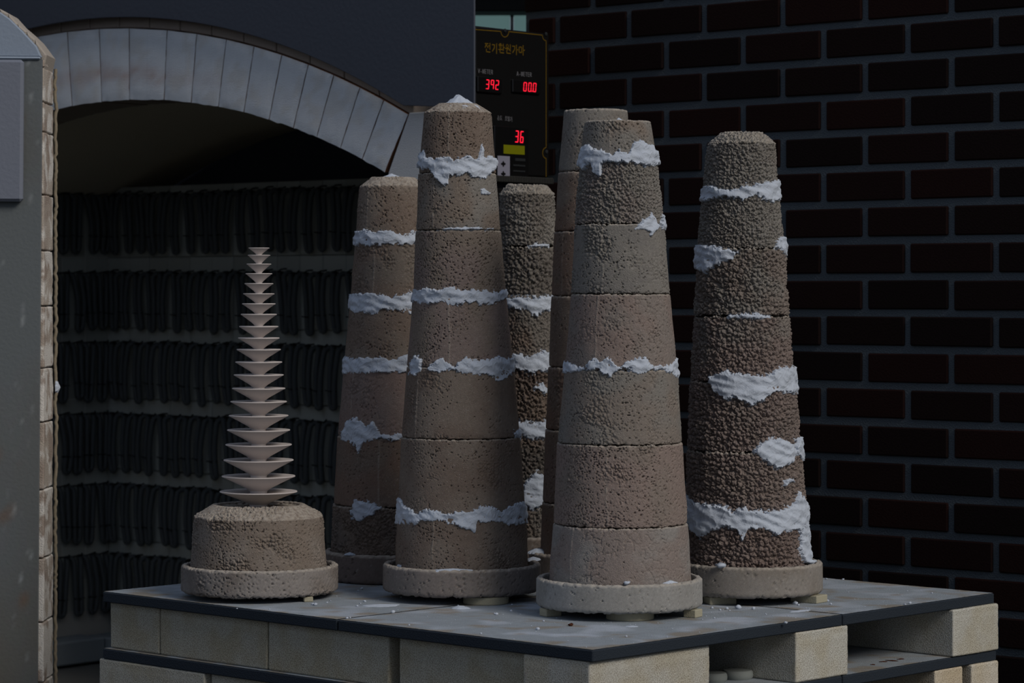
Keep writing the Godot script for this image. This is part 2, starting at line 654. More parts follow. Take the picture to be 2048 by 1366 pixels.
func make_noises() -> void:
	var S := FastNoiseLite.TYPE_SIMPLEX_SMOOTH
	var C := FastNoiseLite.TYPE_CELLULAR
	N.low = noise(S, 14.0, 11, 2)
	N.mid = noise(S, 120.0, 12, 3)
	N.fine = noise(S, 420.0, 13, 2)
	N.lump = noise(C, 125.0, 14, 1, FastNoiseLite.RETURN_DISTANCE)
	N.lump_gap = noise(C, 125.0, 14, 1, FastNoiseLite.RETURN_DISTANCE2_SUB)
	N.crumb = noise(C, 240.0, 15, 1, FastNoiseLite.RETURN_DISTANCE)
	N.pit = noise(C, 160.0, 16, 1, FastNoiseLite.RETURN_DISTANCE)
	N.pit_pick = noise(C, 160.0, 16, 1, FastNoiseLite.RETURN_CELL_VALUE)
	N.pock = noise(C, 285.0, 17, 1, FastNoiseLite.RETURN_DISTANCE)
	N.pock_pick = noise(C, 285.0, 17, 1, FastNoiseLite.RETURN_CELL_VALUE)
	N.scale = noise(C, 75.0, 18, 1, FastNoiseLite.RETURN_DISTANCE2_SUB)
	N.trowel = noise(S, 55.0, 19, 1)

func make_materials() -> void:
	var fine := tex(noise(FastNoiseLite.TYPE_SIMPLEX, 0.09, 3, 4), 6.0)
	var pore_noise := noise(FastNoiseLite.TYPE_CELLULAR, 0.12, 4, 1, FastNoiseLite.RETURN_DISTANCE)
	var pores := tex(pore_noise, 3.0)
	var pore_dots := tex(pore_noise)
	var ramp := Gradient.new()
	ramp.offsets = PackedFloat32Array([0.0, 0.12, 0.30, 1.0])
	ramp.colors = PackedColorArray([Color(0.62, 0.59, 0.55), Color(0.68, 0.65, 0.61), Color(1, 1, 1), Color(1, 1, 1)])
	pore_dots.color_ramp = ramp
	var crumbs := tex(noise(FastNoiseLite.TYPE_CELLULAR, 0.075, 9, 2, FastNoiseLite.RETURN_DISTANCE), 10.0)
	M.clay_rough = grain(mat(Color.WHITE, 0.95, 0.2, true), crumbs, 9.0, -0.9)
	M.clay = grain(mat(Color.WHITE, 0.95, 0.2, true), fine, 9.0, 0.55)
	M.plaster = grain(mat(Color(0.735, 0.77, 0.825), 0.85, 0.3), fine, 7.0, 0.25)
	M.firebrick = grain(mat(Color.WHITE, 0.95, 0.2, true), pores, 7.0, 0.5)
	M.firebrick.albedo_texture = pore_dots
	M.shelf = grain(mat(Color.WHITE, 0.8, 0.3, true), fine, 6.0, 0.3)
	M.disc = grain(mat(Color(0.52, 0.54, 0.53), 0.9), fine, 8.0, 0.15)
	M.clay_smooth = grain(mat(Color.WHITE, 0.9, 0.25, true), fine, 9.0, 0.22)
	M.post = grain(mat(Color(0.66, 0.64, 0.56), 0.9), fine, 8.0, 0.3)
	M.saucer = grain(mat(Color(0.79, 0.76, 0.75), 0.6, 0.35), fine, 12.0, 0.06)
	M.steel = grain(mat(Color(0.31, 0.33, 0.375), 0.6, 0.3), fine, 1.5, 0.03)
	M.door_steel = grain(mat(Color.WHITE, 0.6, 0.4, true), fine, 2.0, 0.05)
	M.arch = grain(mat(Color.WHITE, 0.9, 0.25, true), fine, 8.0, 0.6)
	M.hearth = grain(mat(Color(0.46, 0.46, 0.45), 0.9), fine, 5.0, 0.3)
	M.soot = grain(mat(Color(0.76, 0.73, 0.65), 0.95), fine, 5.0, 0.5)
	M.lining = grain(mat(Color.WHITE, 0.95, 0.2, true), fine, 6.0, 0.4)
	M.element = grain(mat(Color(0.30, 0.32, 0.33), 0.6, 0.45), fine, 14.0, 0.3)
	M.wire = mat(Color(0.12, 0.12, 0.12), 0.7)
	M.mortar = grain(mat(Color(0.32, 0.352, 0.38), 0.95), fine, 5.0, 0.5)
	M.wall_brick = []
	for c in [Color(0.125, 0.075, 0.07), Color(0.11, 0.072, 0.068), Color(0.14, 0.078, 0.07), Color(0.10, 0.07, 0.068)]:
		M.wall_brick.append(grain(mat(c, 0.8, 0.2), fine, 4.0, 0.12))
	M.concrete = grain(mat(Color(0.28, 0.28, 0.27), 0.9), fine, 1.5, 0.4)
	M.dark = mat(Color(0.13, 0.14, 0.15), 0.8)
	M.black = mat(Color(0.035, 0.035, 0.04), 0.45, 0.4)
	M.meter = mat(Color(0.05, 0.05, 0.055), 0.3, 0.5)
	M.vent = mat(Color(0.20, 0.20, 0.195), 0.8)
	M.yellow = mat(Color(0.40, 0.31, 0.05), 0.7)
	M.print = mat(Color(0.42, 0.42, 0.44), 0.7)
	M.red = mat(Color(0.25, 0.02, 0.03), 0.6)
	M.red.emission_enabled = true
	M.red.emission = Color(1.0, 0.12, 0.22)
	M.red.emission_energy_multiplier = 1.4
	M.lcd = mat(Color(0.44, 0.45, 0.05), 0.4)
	M.sticker = mat(Color(0.50, 0.50, 0.56), 0.6)
	M.rope = grain(mat(Color(0.56, 0.52, 0.45), 0.95), fine, 12.0, 0.8)
	M.rust = mat(Color(0.28, 0.16, 0.11), 0.95)
	M.pane = mat(Color(0.45, 0.58, 0.57), 0.5)
	M.pane.emission_enabled = true
	M.pane.emission = Color(0.62, 0.80, 0.80)
	M.pane.emission_energy_multiplier = 0.2

# ------------------------------------------------------------------ setting
func build_wall() -> void:
	var w := Node3D.new()
	w.name = "wall_right"
	w.set_meta("kind", "structure")
	add_child(w)
	w.transform = frame(WALL_C, -3.766)
	var back := MB.new()
	cbox(back, Vector3(1.3, 0.975, -0.049), Vector3(2.62, 1.95, 0.10), 0.0)
	obj("mortar", back.mesh(), M.mortar, w)
	var kinds := []
	for k in 4:
		var mb := MB.new()
		cbox(mb, Vector3(0, 0, -0.02), Vector3(0.1785, 0.0555, 0.05), 0.0025)
		kinds.append(mb.mesh())
	var half := MB.new()
	cbox(half, Vector3(0, 0, -0.02), Vector3(0.070, 0.0555, 0.05), 0.0025)
	var half_mesh := half.mesh()
	for j in 28:
		var y := CY + 0.5203 - 0.07 * (j - 6) - 0.035
		if y < 0.03:
			continue
		var first := 0.8476 - 0.1925 * 5 + 0.09625 if j % 2 == 1 else 0.8476 - 0.1925 * 5 + 0.0
		var i := 0
		while i < 14:
			var x := first + i * 0.1925
			i += 1
			if x > 1.95:
				break
			if x < -0.06:
				continue
			var o := obj("brick", half_mesh if x < 0.05 else kinds[rng.randi() % 4], M.wall_brick[rng.randi() % 4], w, Vector3(0.0365 if x < 0.05 else x, y + rng.randf_range(-0.001, 0.001), 0.001 + rng.randf_range(-0.0015, 0.0015)))
			o.rotation.z = rng.randf_range(-0.005, 0.005)

func build_setting() -> void:
	var f := MB.new()
	cbox(f, Vector3(0, -0.05, -1.5), Vector3(24, 0.1, 19), 0.0)
	var b := Basis(Vector3(SR.x, 0, -SR.y).normalized(), Vector3.UP, Vector3(-SL.x, 0, SL.y).normalized())
	cbox(f, on_stand(0.505, 0.552, (TOP - 2 * TIER) / 2), Vector3(1.0, TOP - 2 * TIER, 1.09), 0.004, Color.WHITE, b)
	struct("floor", f.mesh(), M.concrete)
	build_wall()
	# the end wall far behind, with its strip window and the lintel over it
	var wb := MB.new()
	cbox(wb, Vector3(0, 0.62, -7.72), Vector3(6, 1.24, 0.12), 0.0)
	cbox(wb, Vector3(0, 2.13, -7.72), Vector3(6, 0.74, 0.12), 0.0)
	cbox(wb, Vector3(-1.9, 1.5, -7.72), Vector3(2.2, 0.54, 0.12), 0.0)
	cbox(wb, Vector3(1.9, 1.5, -7.72), Vector3(2.2, 0.54, 0.12), 0.0)
	struct("wall_back", wb.mesh(), M.dark)
	var win := Node3D.new()
	win.name = "window_1"
	win.set_meta("kind", "structure")
	add_child(win)
	win.position = Vector3(0, 1.24, -7.70)
	var fr := MB.new()
	cbox(fr, Vector3(0, 0.27, 0), Vector3(0.008, 0.52, 0.02), 0.0)
	cbox(fr, Vector3(0, 0.01, 0), Vector3(1.6, 0.02, 0.03), 0.0)
	obj("window_frame", fr.mesh(), M.dark, win)
	for s in [-1.0, 1.0]:
		var p := MB.new()
		cbox(p, Vector3(s * 0.4, 0.28, -0.01), Vector3(0.79, 0.53, 0.006), 0.0)
		obj("pane", p.mesh(), M.pane, win)
	var lintel := MB.new()
	cbox(lintel, Vector3(0, 1.83, -7.58), Vector3(5.4, 0.16, 0.12), 0.005)
	struct("trim_1", lintel.mesh(), M.dark)
	# unseen left wall, added to keep sky light out of the kiln interior
	var wl := MB.new()
	cbox(wl, Vector3(-1.95, 0.9, -5.9), Vector3(0.12, 1.8, 2.0), 0.0)
	struct("added_wall_left", wl.mesh(), M.dark)
	var roof := MB.new()  # unseen roof slab over the back, added to block overhead sky light
	cbox(roof, Vector3(0, 2.6, -7.6), Vector3(10, 0.1, 2.4), 0.0)
	struct("added_ceiling", roof.mesh(), M.dark)

# ------------------------------------------------------------------ kiln
func arc(cu: float, cv: float, r: float, u: float) -> float:
	return cv + sqrt(maxf(0.0, r * r - (u - cu) * (u - cu)))

func build_kiln() -> void:
	var k := thing("kiln", "large electric kiln with grey steel hood, white brick arch and rows of hanging heating coils", "kiln")
	k.transform = frame(KILN_C, KILN_U0)
	var o := Vector2(-KILN_U0, CY)
	# hood: sheet steel cut to the arch
	var poly := PackedVector2Array([Vector2(-3.556, 0.364), Vector2(-3.556, 1.12), Vector2(-5.95, 1.12), Vector2(-5.95, 0.37)])
	for i in 49:
		var u := lerpf(-5.69, -3.764, i / 48.0)
		poly.append(Vector2(u + 0.0185, arc(-4.727, -1.471, 2.083, u)))
	for i in poly.size():
		poly[i] += o
	var mb := MB.new()
	prism(mb, poly, 0.0185, 0.022, 0.001)
	obj("hood", mb.mesh(), M.steel, k)
	# voussoirs of the arch, joints surveyed as (top u, tilt in degrees)
	var tops := [-5.60, -5.51, -5.41, -5.31, -5.21, -5.11, -5.005, -4.901, -4.80, -4.691, -4.591, -4.468, -4.374, -4.282, -4.197, -4.114, -4.036, -3.962, -3.888, -3.821, -3.753]
	for i in tops.size() - 1:
		voussoir(k, o, tops[i], tops[i + 1], i)
	# the recessed outer ring seen between the arch and the hood
	for i in 19:
		var a := -5.62 + i * 0.099
		var b := a + 0.0965
		var q := PackedVector2Array()
		for u in [a, b]:
			q.append(Vector2(u, arc(-4.748, -1.659, 2.252, u)) + o)
		for u in [b, a]:
			q.append(Vector2(u, arc(-4.727, -1.471, 2.083, u) + 0.04) + o)
		var mo := MB.new()
		prism(mo, q, -0.16, -0.007, 0.002, lin(168, 156, 146))
		obj("outer_brick", mo.mesh(), M.arch, k)
	var skew := PackedVector2Array([Vector2(-3.807, 0.244), Vector2(-3.807, 0.20), Vector2(-3.598, 0.20), Vector2(-3.598, 0.363), Vector2(-3.750, 0.363)])
	for i in skew.size():
		skew[i] += o
	var ms := MB.new()
	prism(ms, skew, -0.14, 0.0, 0.002, lin(216, 218, 220))
	obj("skewback", ms.mesh(), M.arch, k)
	for j in 9:
		var mj := MB.new()
		cbox(mj, Vector3(-3.7065 + o.x, 0.20 - 0.0655 - j * 0.131 + o.y, -0.07), Vector3(0.215, 0.1295, 0.14), 0.003, lin(180, 180, 178))
		obj("jamb_brick", mj.mesh(), M.arch, k)
	# vault, end wall, side walls, hearth
	var mv := MB.new()
	var n := 40
	for i in n:
		var u0 := lerpf(-5.454, -3.814, float(i) / n)
		var u1 := lerpf(-5.454, -3.814, float(i + 1) / n)
		var v0 := arc(-4.634, -1.479, 1.908, u0) + 0.004
		var v1 := arc(-4.634, -1.479, 1.908, u1) + 0.004
		var a := Vector3(u0 + o.x, v0 + o.y, 0)
		var b := Vector3(u1 + o.x, v1 + o.y, 0)
		var t := Vector3(0, 0.12, 0)
		var z0 := Vector3(0, 0, -0.86)
		var z1 := Vector3(0, 0, -0.10)
		mv.quad(a + z0, b + z0, b + z1, a + z1)
		mv.quad(a + t + z1, b + t + z1, b + t + z0, a + t + z0)
		mv.quad(a + z1, b + z1, b + t + z1, a + t + z1)
	obj("vault", mv.mesh(), M.soot, k)
	var tp := PackedVector2Array()
	for i in 25:
		var u := lerpf(-3.815, -5.47, i / 24.0)
		tp.append(Vector2(u, arc(-4.634, -1.479, 1.908, u) + 0.01) + o)
	tp.append(Vector2(-5.47, 0.274) + o)
	tp.append(Vector2(-3.815, 0.274) + o)
	var mt := MB.new()
	prism(mt, tp, -0.80, BACK_W - 0.002)
	obj("tympanum", mt.mesh(), M.soot, k)
	var msh := MB.new()
	cbox(msh, Vector3(-5.54 + o.x, 0.62, -0.43), Vector3(0.17, 1.24, 0.86), 0.0, lin(200, 198, 192))
	cbox(msh, Vector3(-3.715 + o.x, 0.60, -0.187), Vector3(0.20, 1.20, 0.094), 0.0, lin(212, 210, 204))
	cbox(msh, Vector3(-3.815 + o.x, 0.60, -0.55), Vector3(0.05, 1.20, 0.62), 0.0, lin(212, 210, 204))
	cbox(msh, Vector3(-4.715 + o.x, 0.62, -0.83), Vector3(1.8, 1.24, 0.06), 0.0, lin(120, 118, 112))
	obj("lining", msh.mesh(), M.arch, k)
	var mc := MB.new()
	cbox(mc, Vector3(-3.604 + o.x, 0.75, -0.125), Vector3(0.012, 1.48, 0.215), 0.001)
	cbox(mc, Vector3(-4.73 + o.x, 0.74, -0.885), Vector3(1.85, 1.44, 0.04), 0.001)
	obj("casing", mc.mesh(), M.steel, k)
	var mh := MB.new()
	cbox(mh, Vector3(-4.63 + o.x, 0.015, -0.36), Vector3(1.66, 0.03, 0.72), 0.002)
	obj("hearth", mh.mesh(), M.hearth, k)
	# grooved blocks of the end wall: a column between joints, a row to each tier of coils
	var rows := [0.274, 0.091, -0.092, -0.275, -0.459, -0.643, -0.826]
	var shades := [lin(186, 190, 184), lin(178, 181, 174), lin(194, 198, 192)]
	var meshes := []
	for s in shades:
		var mw := MB.new()
		cbox(mw, Vector3(0, 0, -0.03), Vector3(0.0768, 0.1815, 0.06), 0.0015, s)
		meshes.append(mw.mesh())
	for j in 6:
		for i in 20:
			obj("wall_block", meshes[rng.randi() % 3], M.arch, k, Vector3(-5.415 + i * 0.078 + o.x, (rows[j] + rows[j + 1]) / 2 + o.y, BACK_W + rng.randf_range(-0.0008, 0.0008)))
	for j in 6:
		for i in 3:
			obj("wall_block", meshes[rng.randi() % 3], M.arch, k, Vector3(-5.454 + o.x, (rows[j] + rows[j + 1]) / 2 + o.y, BACK_W + 0.04 + i * 0.078)).rotation.y = PI / 2
	for j in 2:
		for i in 7:
			var ml := MB.new()
			cbox(ml, Vector3(0, 0, 0), Vector3(0.236, 0.060, 0.10), 0.004, lin(150, 158, 164) if j == 0 else lin(110, 114, 118))  # lower row coloured darker, shade under the ledge put into the colour
			obj("ledge_brick", ml.mesh(), M.arch, k, Vector3(-5.31 + i * 0.238 + j * 0.06 + o.x, CY - 0.914 - j * 0.068, BACK_W + 0.045 - j * 0.03))
			if i < 3:
				obj("ledge_brick", ml.mesh(), M.arch, k, Vector3(-5.405 - j * 0.03 + o.x, CY - 0.914 - j * 0.068, BACK_W + 0.215 + i * 0.238)).rotation.y = PI / 2
	coils(k, o)

func voussoir(k: Node3D, o: Vector2, a: float, b: float, i: int) -> void:
	var corner := func(u: float, up: float) -> Vector2:
		var tilt := deg_to_rad(-9.5 + (u + 4.9) * 30.5)
		var top := Vector2(u, arc(-4.748, -1.659, 2.25, u))
		var low := top - Vector2(sin(tilt), cos(tilt)) * 0.15
		low.y = arc(-4.634, -1.479, 1.908, low.x)
		return low.lerp(top, up)
	var mb := MB.new()
	var nu := 7
	var nv := 13
	var sd := Vector3(i * 3.1, 0, 0)
	var g := 0.0011
	var front := []
	for j in nv:
		for m in nu:
			var up := float(j) / (nv - 1)
			var pa: Vector2 = corner.call(a + g, up)
			var pb: Vector2 = corner.call(b - g, up)
			var p := pa.lerp(pb, float(m) / (nu - 1)) + o
			var border: bool = j == 0 or j == nv - 1 or m == 0 or m == nu - 1
			var q := Vector3(p.x, p.y, 0.0) + sd
			var z: float = N.mid.get_noise_3dv(q * 0.5) * 0.0012 - (0.0018 if border else 0.0)
			if j == 0:
				p.y -= absf(N.mid.get_noise_3dv(q)) * 0.004
			mb.v.append(Vector3(p.x, p.y, z))
			mb.n.append(Vector3.BACK)
			var rust := clampf(1.0 - absf(up - 0.36 + 0.1 * N.low.get_noise_3dv(q)) * 6.0, 0.0, 1.0) * clampf(0.75 - absf(a + 4.72) * 1.6, 0.05, 1.0)
			var c := lin(236, 240, 245).lerp(lin(196, 156, 138), clampf(rust * (0.75 + 0.6 * N.mid.get_noise_3dv(q)), 0.0, 0.8))
			if N.low.get_noise_3dv(q + Vector3(5, 5, 5)) > 0.25:
				c = c.lerp(lin(222, 218, 210), 0.4)
			mb.c.append(c)
	for j in nv:
		for m in nu:
			var e := mb.v[j * nu + mini(m + 1, nu - 1)] - mb.v[j * nu + maxi(m - 1, 0)]
			var f := mb.v[mini(j + 1, nv - 1) * nu + m] - mb.v[maxi(j - 1, 0) * nu + m]
			mb.n[j * nu + m] = e.cross(f).normalized()
	mb.grid(0, nu, nv)
	var edge := lin(120, 84, 62)
	var ring := []
	for m in nu:
		ring.append(mb.v[m])
	for j in range(1, nv):
		ring.append(mb.v[j * nu + nu - 1])
	for m in range(nu - 2, -1, -1):
		ring.append(mb.v[(nv - 1) * nu + m])
	for j in range(nv - 2, 0, -1):
		ring.append(mb.v[j * nu])
	for r in ring.size():
		var p: Vector3 = ring[r]
		var q: Vector3 = ring[(r + 1) % ring.size()]
		mb.quad(Vector3(p.x, p.y, -0.14), Vector3(q.x, q.y, -0.14), q, p, edge if r >= nu - 1 else lin(150, 140, 128))
	obj("arch_brick", mb.mesh(), M.arch, k)

func coils(k: Node3D, o: Vector2) -> void:
	var hooks := []
	var pins := []
	var loops := []
	for s in 5:
		var r2 := RandomNumberGenerator.new()
		r2.seed = 40 + s
		var path := PackedVector3Array()
		var lean := r2.randf_range(-0.008, 0.008)
		var len_ := r2.randf_range(0.126, 0.140)
		var bow := r2.randf_range(-0.006, 0.006)
		var top := 0.0104
		var low := 0.0080
		path.append(Vector3(-top - 0.011, 0.006, -0.008))
		path.append(Vector3(-top - 0.008, 0.007, 0.0))
		path.append(Vector3(-top - 0.002, 0.003, 0.006))
		for j in 8:
			var t := float(j) / 7
			path.append(Vector3(lerpf(-top, -low, t) + lean * t + bow * sin(t * PI), -0.006 - t * (len_ - 0.016), 0.008 + 0.003 * sin(t * 3.0)))
		for j in range(1, 6):
			var a := PI * j / 6
			path.append(Vector3(-cos(a) * low + lean, -len_ + 0.010 - sin(a) * 0.011, 0.008))
		for j in range(7, -1, -1):
			var t := float(j) / 7
			path.append(Vector3(lerpf(top, low, t) + lean * t + bow * 1.3 * sin(t * PI), -0.006 - t * (len_ - 0.016), 0.010 + 0.003 * sin(t * 3.0)))
		path.append(Vector3(top + 0.001, 0.003, 0.006))
		path.append(Vector3(top + 0.005, 0.007, 0.0))
		path.append(Vector3(top + 0.009, 0.006, -0.008))
		var mb := MB.new()
		tube(mb, path, 0.0070, 8)
		loops.append(mb.mesh())
		var hk := MB.new()
		tube(hk, PackedVector3Array([Vector3(-0.012, 0.009, -0.014), Vector3(-0.010, 0.0105, 0.008), Vector3(0.004, 0.0125 + lean * 0.3, 0.013), Vector3(0.014, 0.012 + lean * 0.5, 0.012), Vector3(0.018, 0.016, 0.006)]), 0.0021, 5)
		hooks.append(hk.mesh())
		var pn := MB.new()
		tube(pn, PackedVector3Array([Vector3(-0.021 + lean, -len_ * 0.70, 0.014), Vector3(lean, -len_ * 0.70 - 0.0015, 0.018), Vector3(0.017 + lean, -len_ * 0.70 - 0.001, 0.013)]), 0.0016, 5)
		pins.append(pn.mesh())
	var tops := [0.243, 0.040, -0.140, -0.324, -0.508, -0.690]
	for j in 6:
		for i in 31:
			var on_side := i >= 26
			var s := (i * 7 + j * 3 + (i * i) % 5) % 5
			var c := obj("heating_coil", loops[s], M.element, k)
			if on_side:
				c.position = Vector3(-5.446 + o.x, tops[j] + CY, BACK_W + 0.032 + (i - 26) * 0.044)
				c.rotation.y = PI / 2
			else:
				c.position = Vector3(-5.41 + i * 0.0470 + rng.randf_range(-0.003, 0.003) + o.x, tops[j] + CY + rng.randf_range(-0.003, 0.003), BACK_W + 0.012)
			c.rotation.z = rng.randf_range(-0.05, 0.05)
			obj("hook", hooks[s], M.wire, c)
			obj("retaining_pin", pins[s], M.wire, c)

# ------------------------------------------------------------------ control panel on the kiln's side
func build_panel() -> void:
	# local frame: x along the kiln's side (into the depth), y up, z out of the side
	var p := thing("control_panel", "black control panel with yellow border line and red number displays behind the towers", "control panel")
	p.transform = Transform3D(Basis(Vector3(0.6468, 0, -0.7627), Vector3.UP, Vector3(0.7627, 0, 0.6468)), Vector3(-0.075, 0, -5.437))
	var at := func(x: float, y: float) -> Vector2:   # surveyed column and row on the panel's plane
		var q := (x - CX) / F
		var s := (q * 5.437 + 0.075) / (0.6468 - 0.7627 * q)
		return Vector2(s, CY - (y - HZ) / F * (5.437 + 0.7627 * s))
	var to3 := func(x: float, y: float, z: float) -> Vector3: return Vector3(x, y, z)
	var mb := MB.new()
	cbox(mb, Vector3(0.119, CY + 0.381, -0.012), Vector3(0.232, 0.294, 0.024), 0.004)
	obj("face_plate", mb.mesh(), M.black, p)
	var sill := MB.new()
	cbox(sill, Vector3(0.119, CY + 0.227, -0.010), Vector3(0.240, 0.013, 0.036), 0.002)
	for i in 46:
		cbox(sill, Vector3(0.004 + i * 0.0051, CY + 0.227, 0.0088), Vector3(0.0022, 0.011, 0.002), 0.0)
	obj("vent_strip", sill.mesh(), M.vent, p)
	var low := MB.new()
	cbox(low, Vector3(0.119, 0.60, -0.012), Vector3(0.232, 1.18, 0.024), 0.004)
	obj("lower_cover", low.mesh(), M.black, p)
	# the yellow line, stepping round the screws
	var line := MB.new()
	var pts := PackedVector2Array()
	for q in [Vector2(949.7, 59), Vector2(1001, 62.8)]:
		pts.append(at.call(q.x, q.y))
	for i in 7:
		var a := PI - PI * i / 6.0
		pts.append(at.call(1009.5 + cos(a) * 8.0, 63.2 + sin(a) * 11.0))
	for q in [Vector2(1084, 70.3)]:
		pts.append(at.call(q.x, q.y))
	for i in 5:
		var a := PI - PI / 2 * i / 4.0
		pts.append(at.call(1092 + cos(a) * 7.5, 70.5 + sin(a) * 11.0))
	pts.append(at.call(1092, 295))
	for i in 7:
		var a := -PI / 2 - PI * i / 6.0
		pts.append(at.call(1092 + cos(a) * 7.0, 306 + sin(a) * 11.0))
	pts.append(at.call(1092, 353))
	stroke(line, pts, 0.0016, 0.0, 0.0004, to3)
	obj("border_line", line.mesh(), M.yellow, p)
	for q in [Vector2(1009.5, 61.5), Vector2(1091.5, 68.5), Vector2(1092.5, 304)]:
		var sc := MB.new()
		lathe(sc, PackedVector2Array([Vector2(0.0042, 0), Vector2(0.0042, 0.0015), Vector2(0.003, 0.0028), Vector2(0, 0.0032)]), 14)
		var so := obj("screw", sc.mesh(), M.dark, p)
		var c: Vector2 = at.call(q.x, q.y)
		so.position = Vector3(c.x, c.y, 0)
		so.rotation.x = PI / 2
	hangul(p, "title", [["j", "eo", "n"], ["g", "i"], ["h", "oa", "n"], ["o", "ueo", "n"], ["g", "a"], ["m", "a"]], at.call(969, 104), at.call(1050, 109.5), 0.0185, 0.0019, M.yellow)
	hangul(p, "caption", [["o", "o_", "n"], ["d", "o_"], [], ["j2", "o_"], ["j", "eo", "l"], ["g", "i"]], at.call(994, 240), at.call(1025, 243), 0.0092, 0.0008, M.print)
	latin(p, "V-METER", at.call(955.5, 146), at.call(985.5, 149), 0.0088)
	latin(p, "A-METER", at.call(1033, 151.5), at.call(1063, 154), 0.0088)
	for w in [[948.5, 149.0, 1001.0, 189.0, "392", 967.8, 996.8, 177.5, 17.5, 1.2], [1022.0, 156.0, 1077.0, 190.0, "00.0", 1043.0, 1071.6, 182.0, 17.0, 1.2], [985.5, 250.0, 1054.0, 356.0, "36", 1026.5, 1046.3, 284.0, 22.0, 1.5]]:
		var a: Vector2 = at.call(w[0], w[1])
		var b: Vector2 = at.call(w[2], w[3])
		var m := MB.new()
		a.x = maxf(a.x, 0.006)
		cbox(m, Vector3((a.x + b.x) / 2, (a.y + b.y) / 2 - 0.001, 0.002), Vector3(b.x - a.x, absf(b.y - a.y) * (0.9 if w[4] != "36" else 1.0), 0.006), 0.0015)
		var meter := obj("meter" if w[4] != "36" else "temperature_controller", m.mesh(), M.meter, p)
		var dg := MB.new()
		digits(dg, w[4], at.call(w[5], w[7]), at.call(w[6], w[7] + 2), w[8] / F * 5.5, w[9] * 0.0013)
		obj("digits", dg.mesh(), M.red, meter)
	var lc := MB.new()
	var l0: Vector2 = at.call(1003, 289.5)
	var l1: Vector2 = at.call(1045, 310)
	cbox(lc, Vector3((l0.x + l1.x) / 2, (l0.y + l1.y) / 2, 0.0052), Vector3(l1.x - l0.x, l0.y - l1.y, 0.0014), 0.0003)
	obj("yellow_window", lc.mesh(), M.lcd, p)
	var st := MB.new()
	var s0: Vector2 = at.call(991, 311.5)
	var s1: Vector2 = at.call(1015.5, 362)
	cbox(st, Vector3((s0.x + s1.x) / 2, (s0.y + s1.y) / 2, 0.0052), Vector3(s1.x - s0.x, s0.y - s1.y, 0.0012), 0.0003)
	obj("key_strip", st.mesh(), M.sticker, p)
	for y in [328.0, 348.0]:
		var km := MB.new()
		var c: Vector2 = at.call(1002, y)
		for q in [Vector2(0, 0.0036), Vector2(0, -0.0036), Vector2(0.0048, 0), Vector2(-0.0048, 0)]:
			var d := PackedVector2Array([c + q + Vector2(0.0026, 0), c + q + Vector2(0, 0.0026), c + q - Vector2(0.0026, 0), c + q - Vector2(0, 0.0026)])
			prism(km, d, 0.0058, 0.0064)
		var d2 := PackedVector2Array([c + Vector2(0.0048, 0), c + Vector2(0, 0.0048), c - Vector2(0.0048, 0), c - Vector2(0, 0.0048)])
		prism(km, d2, 0.0058, 0.0066)
		obj("arrow_key", km.mesh(), M.black, p)
	for q in [[1026.0, 316.5, 1046.0, 323.5], [1022.0, 329.0, 1046.0, 334.0], [1022.0, 340.5, 1046.0, 345.0]]:
		var bm := MB.new()
		var a: Vector2 = at.call(q[0], q[1])
		var b: Vector2 = at.call(q[2], q[3])
		cbox(bm, Vector3((a.x + b.x) / 2, (a.y + b.y) / 2, 0.0055), Vector3(b.x - a.x, a.y - b.y, 0.002), 0.0005)
		obj("button", bm.mesh(), M.dark, p)

func glyph(id: String) -> Array:
	match id:
		"j": return [[0.05, 0.92, 0.52, 0.92], [0.28, 0.92, 0.05, 0.5], [0.26, 0.75, 0.52, 0.5]]
		"j2": return [[0.15, 0.94, 0.85, 0.94], [0.5, 0.94, 0.15, 0.5], [0.48, 0.78, 0.85, 0.5]]
		"eo": return [[0.82, 1.0, 0.82, 0.36], [0.58, 0.7, 0.82, 0.7]]
		"n": return [[0.25, 0.32, 0.25, 0.05], [0.25, 0.05, 0.86, 0.05]]
		"l": return [[0.2, 0.38, 0.82, 0.38], [0.82, 0.38, 0.82, 0.21], [0.82, 0.21, 0.2, 0.21], [0.2, 0.21, 0.2, 0.03], [0.2, 0.03, 0.86, 0.03]]
		"g": return [[0.08, 0.85, 0.48, 0.85], [0.48, 0.85, 0.43, 0.5], [0.43, 0.5, 0.12, 0.15]]
		"i": return [[0.8, 1.0, 0.8, -0.05]]
		"a": return [[0.74, 1.0, 0.74, -0.05], [0.74, 0.5, 0.98, 0.5]]
		"m": return [[0.08, 0.8, 0.5, 0.8], [0.5, 0.8, 0.5, 0.22], [0.5, 0.22, 0.08, 0.22], [0.08, 0.22, 0.08, 0.8]]
		"h": return [[0.18, 1.0, 0.42, 1.0], [0.04, 0.86, 0.56, 0.86], [0.3, 0.66, 0.13, 0.0]]
		"oa": return [[0.3, 0.5, 0.3, 0.4], [0.02, 0.38, 0.62, 0.4], [0.78, 1.0, 0.78, 0.32], [0.78, 0.66, 0.97, 0.66]]
		"ueo": return [[0.02, 0.54, 0.62, 0.54], [0.32, 0.54, 0.32, 0.38], [0.84, 1.0, 0.84, 0.3], [0.62, 0.42, 0.84, 0.42]]
		"o": return [[0.34, 0.8, 0.17, 0.0]]
		"d": return [[0.85, 0.92, 0.2, 0.92], [0.2, 0.92, 0.2, 0.5], [0.2, 0.5, 0.85, 0.5]]
		"o_": return [[0.5, 0.45, 0.5, 0.18], [0.03, 0.15, 0.97, 0.15]]
	return []

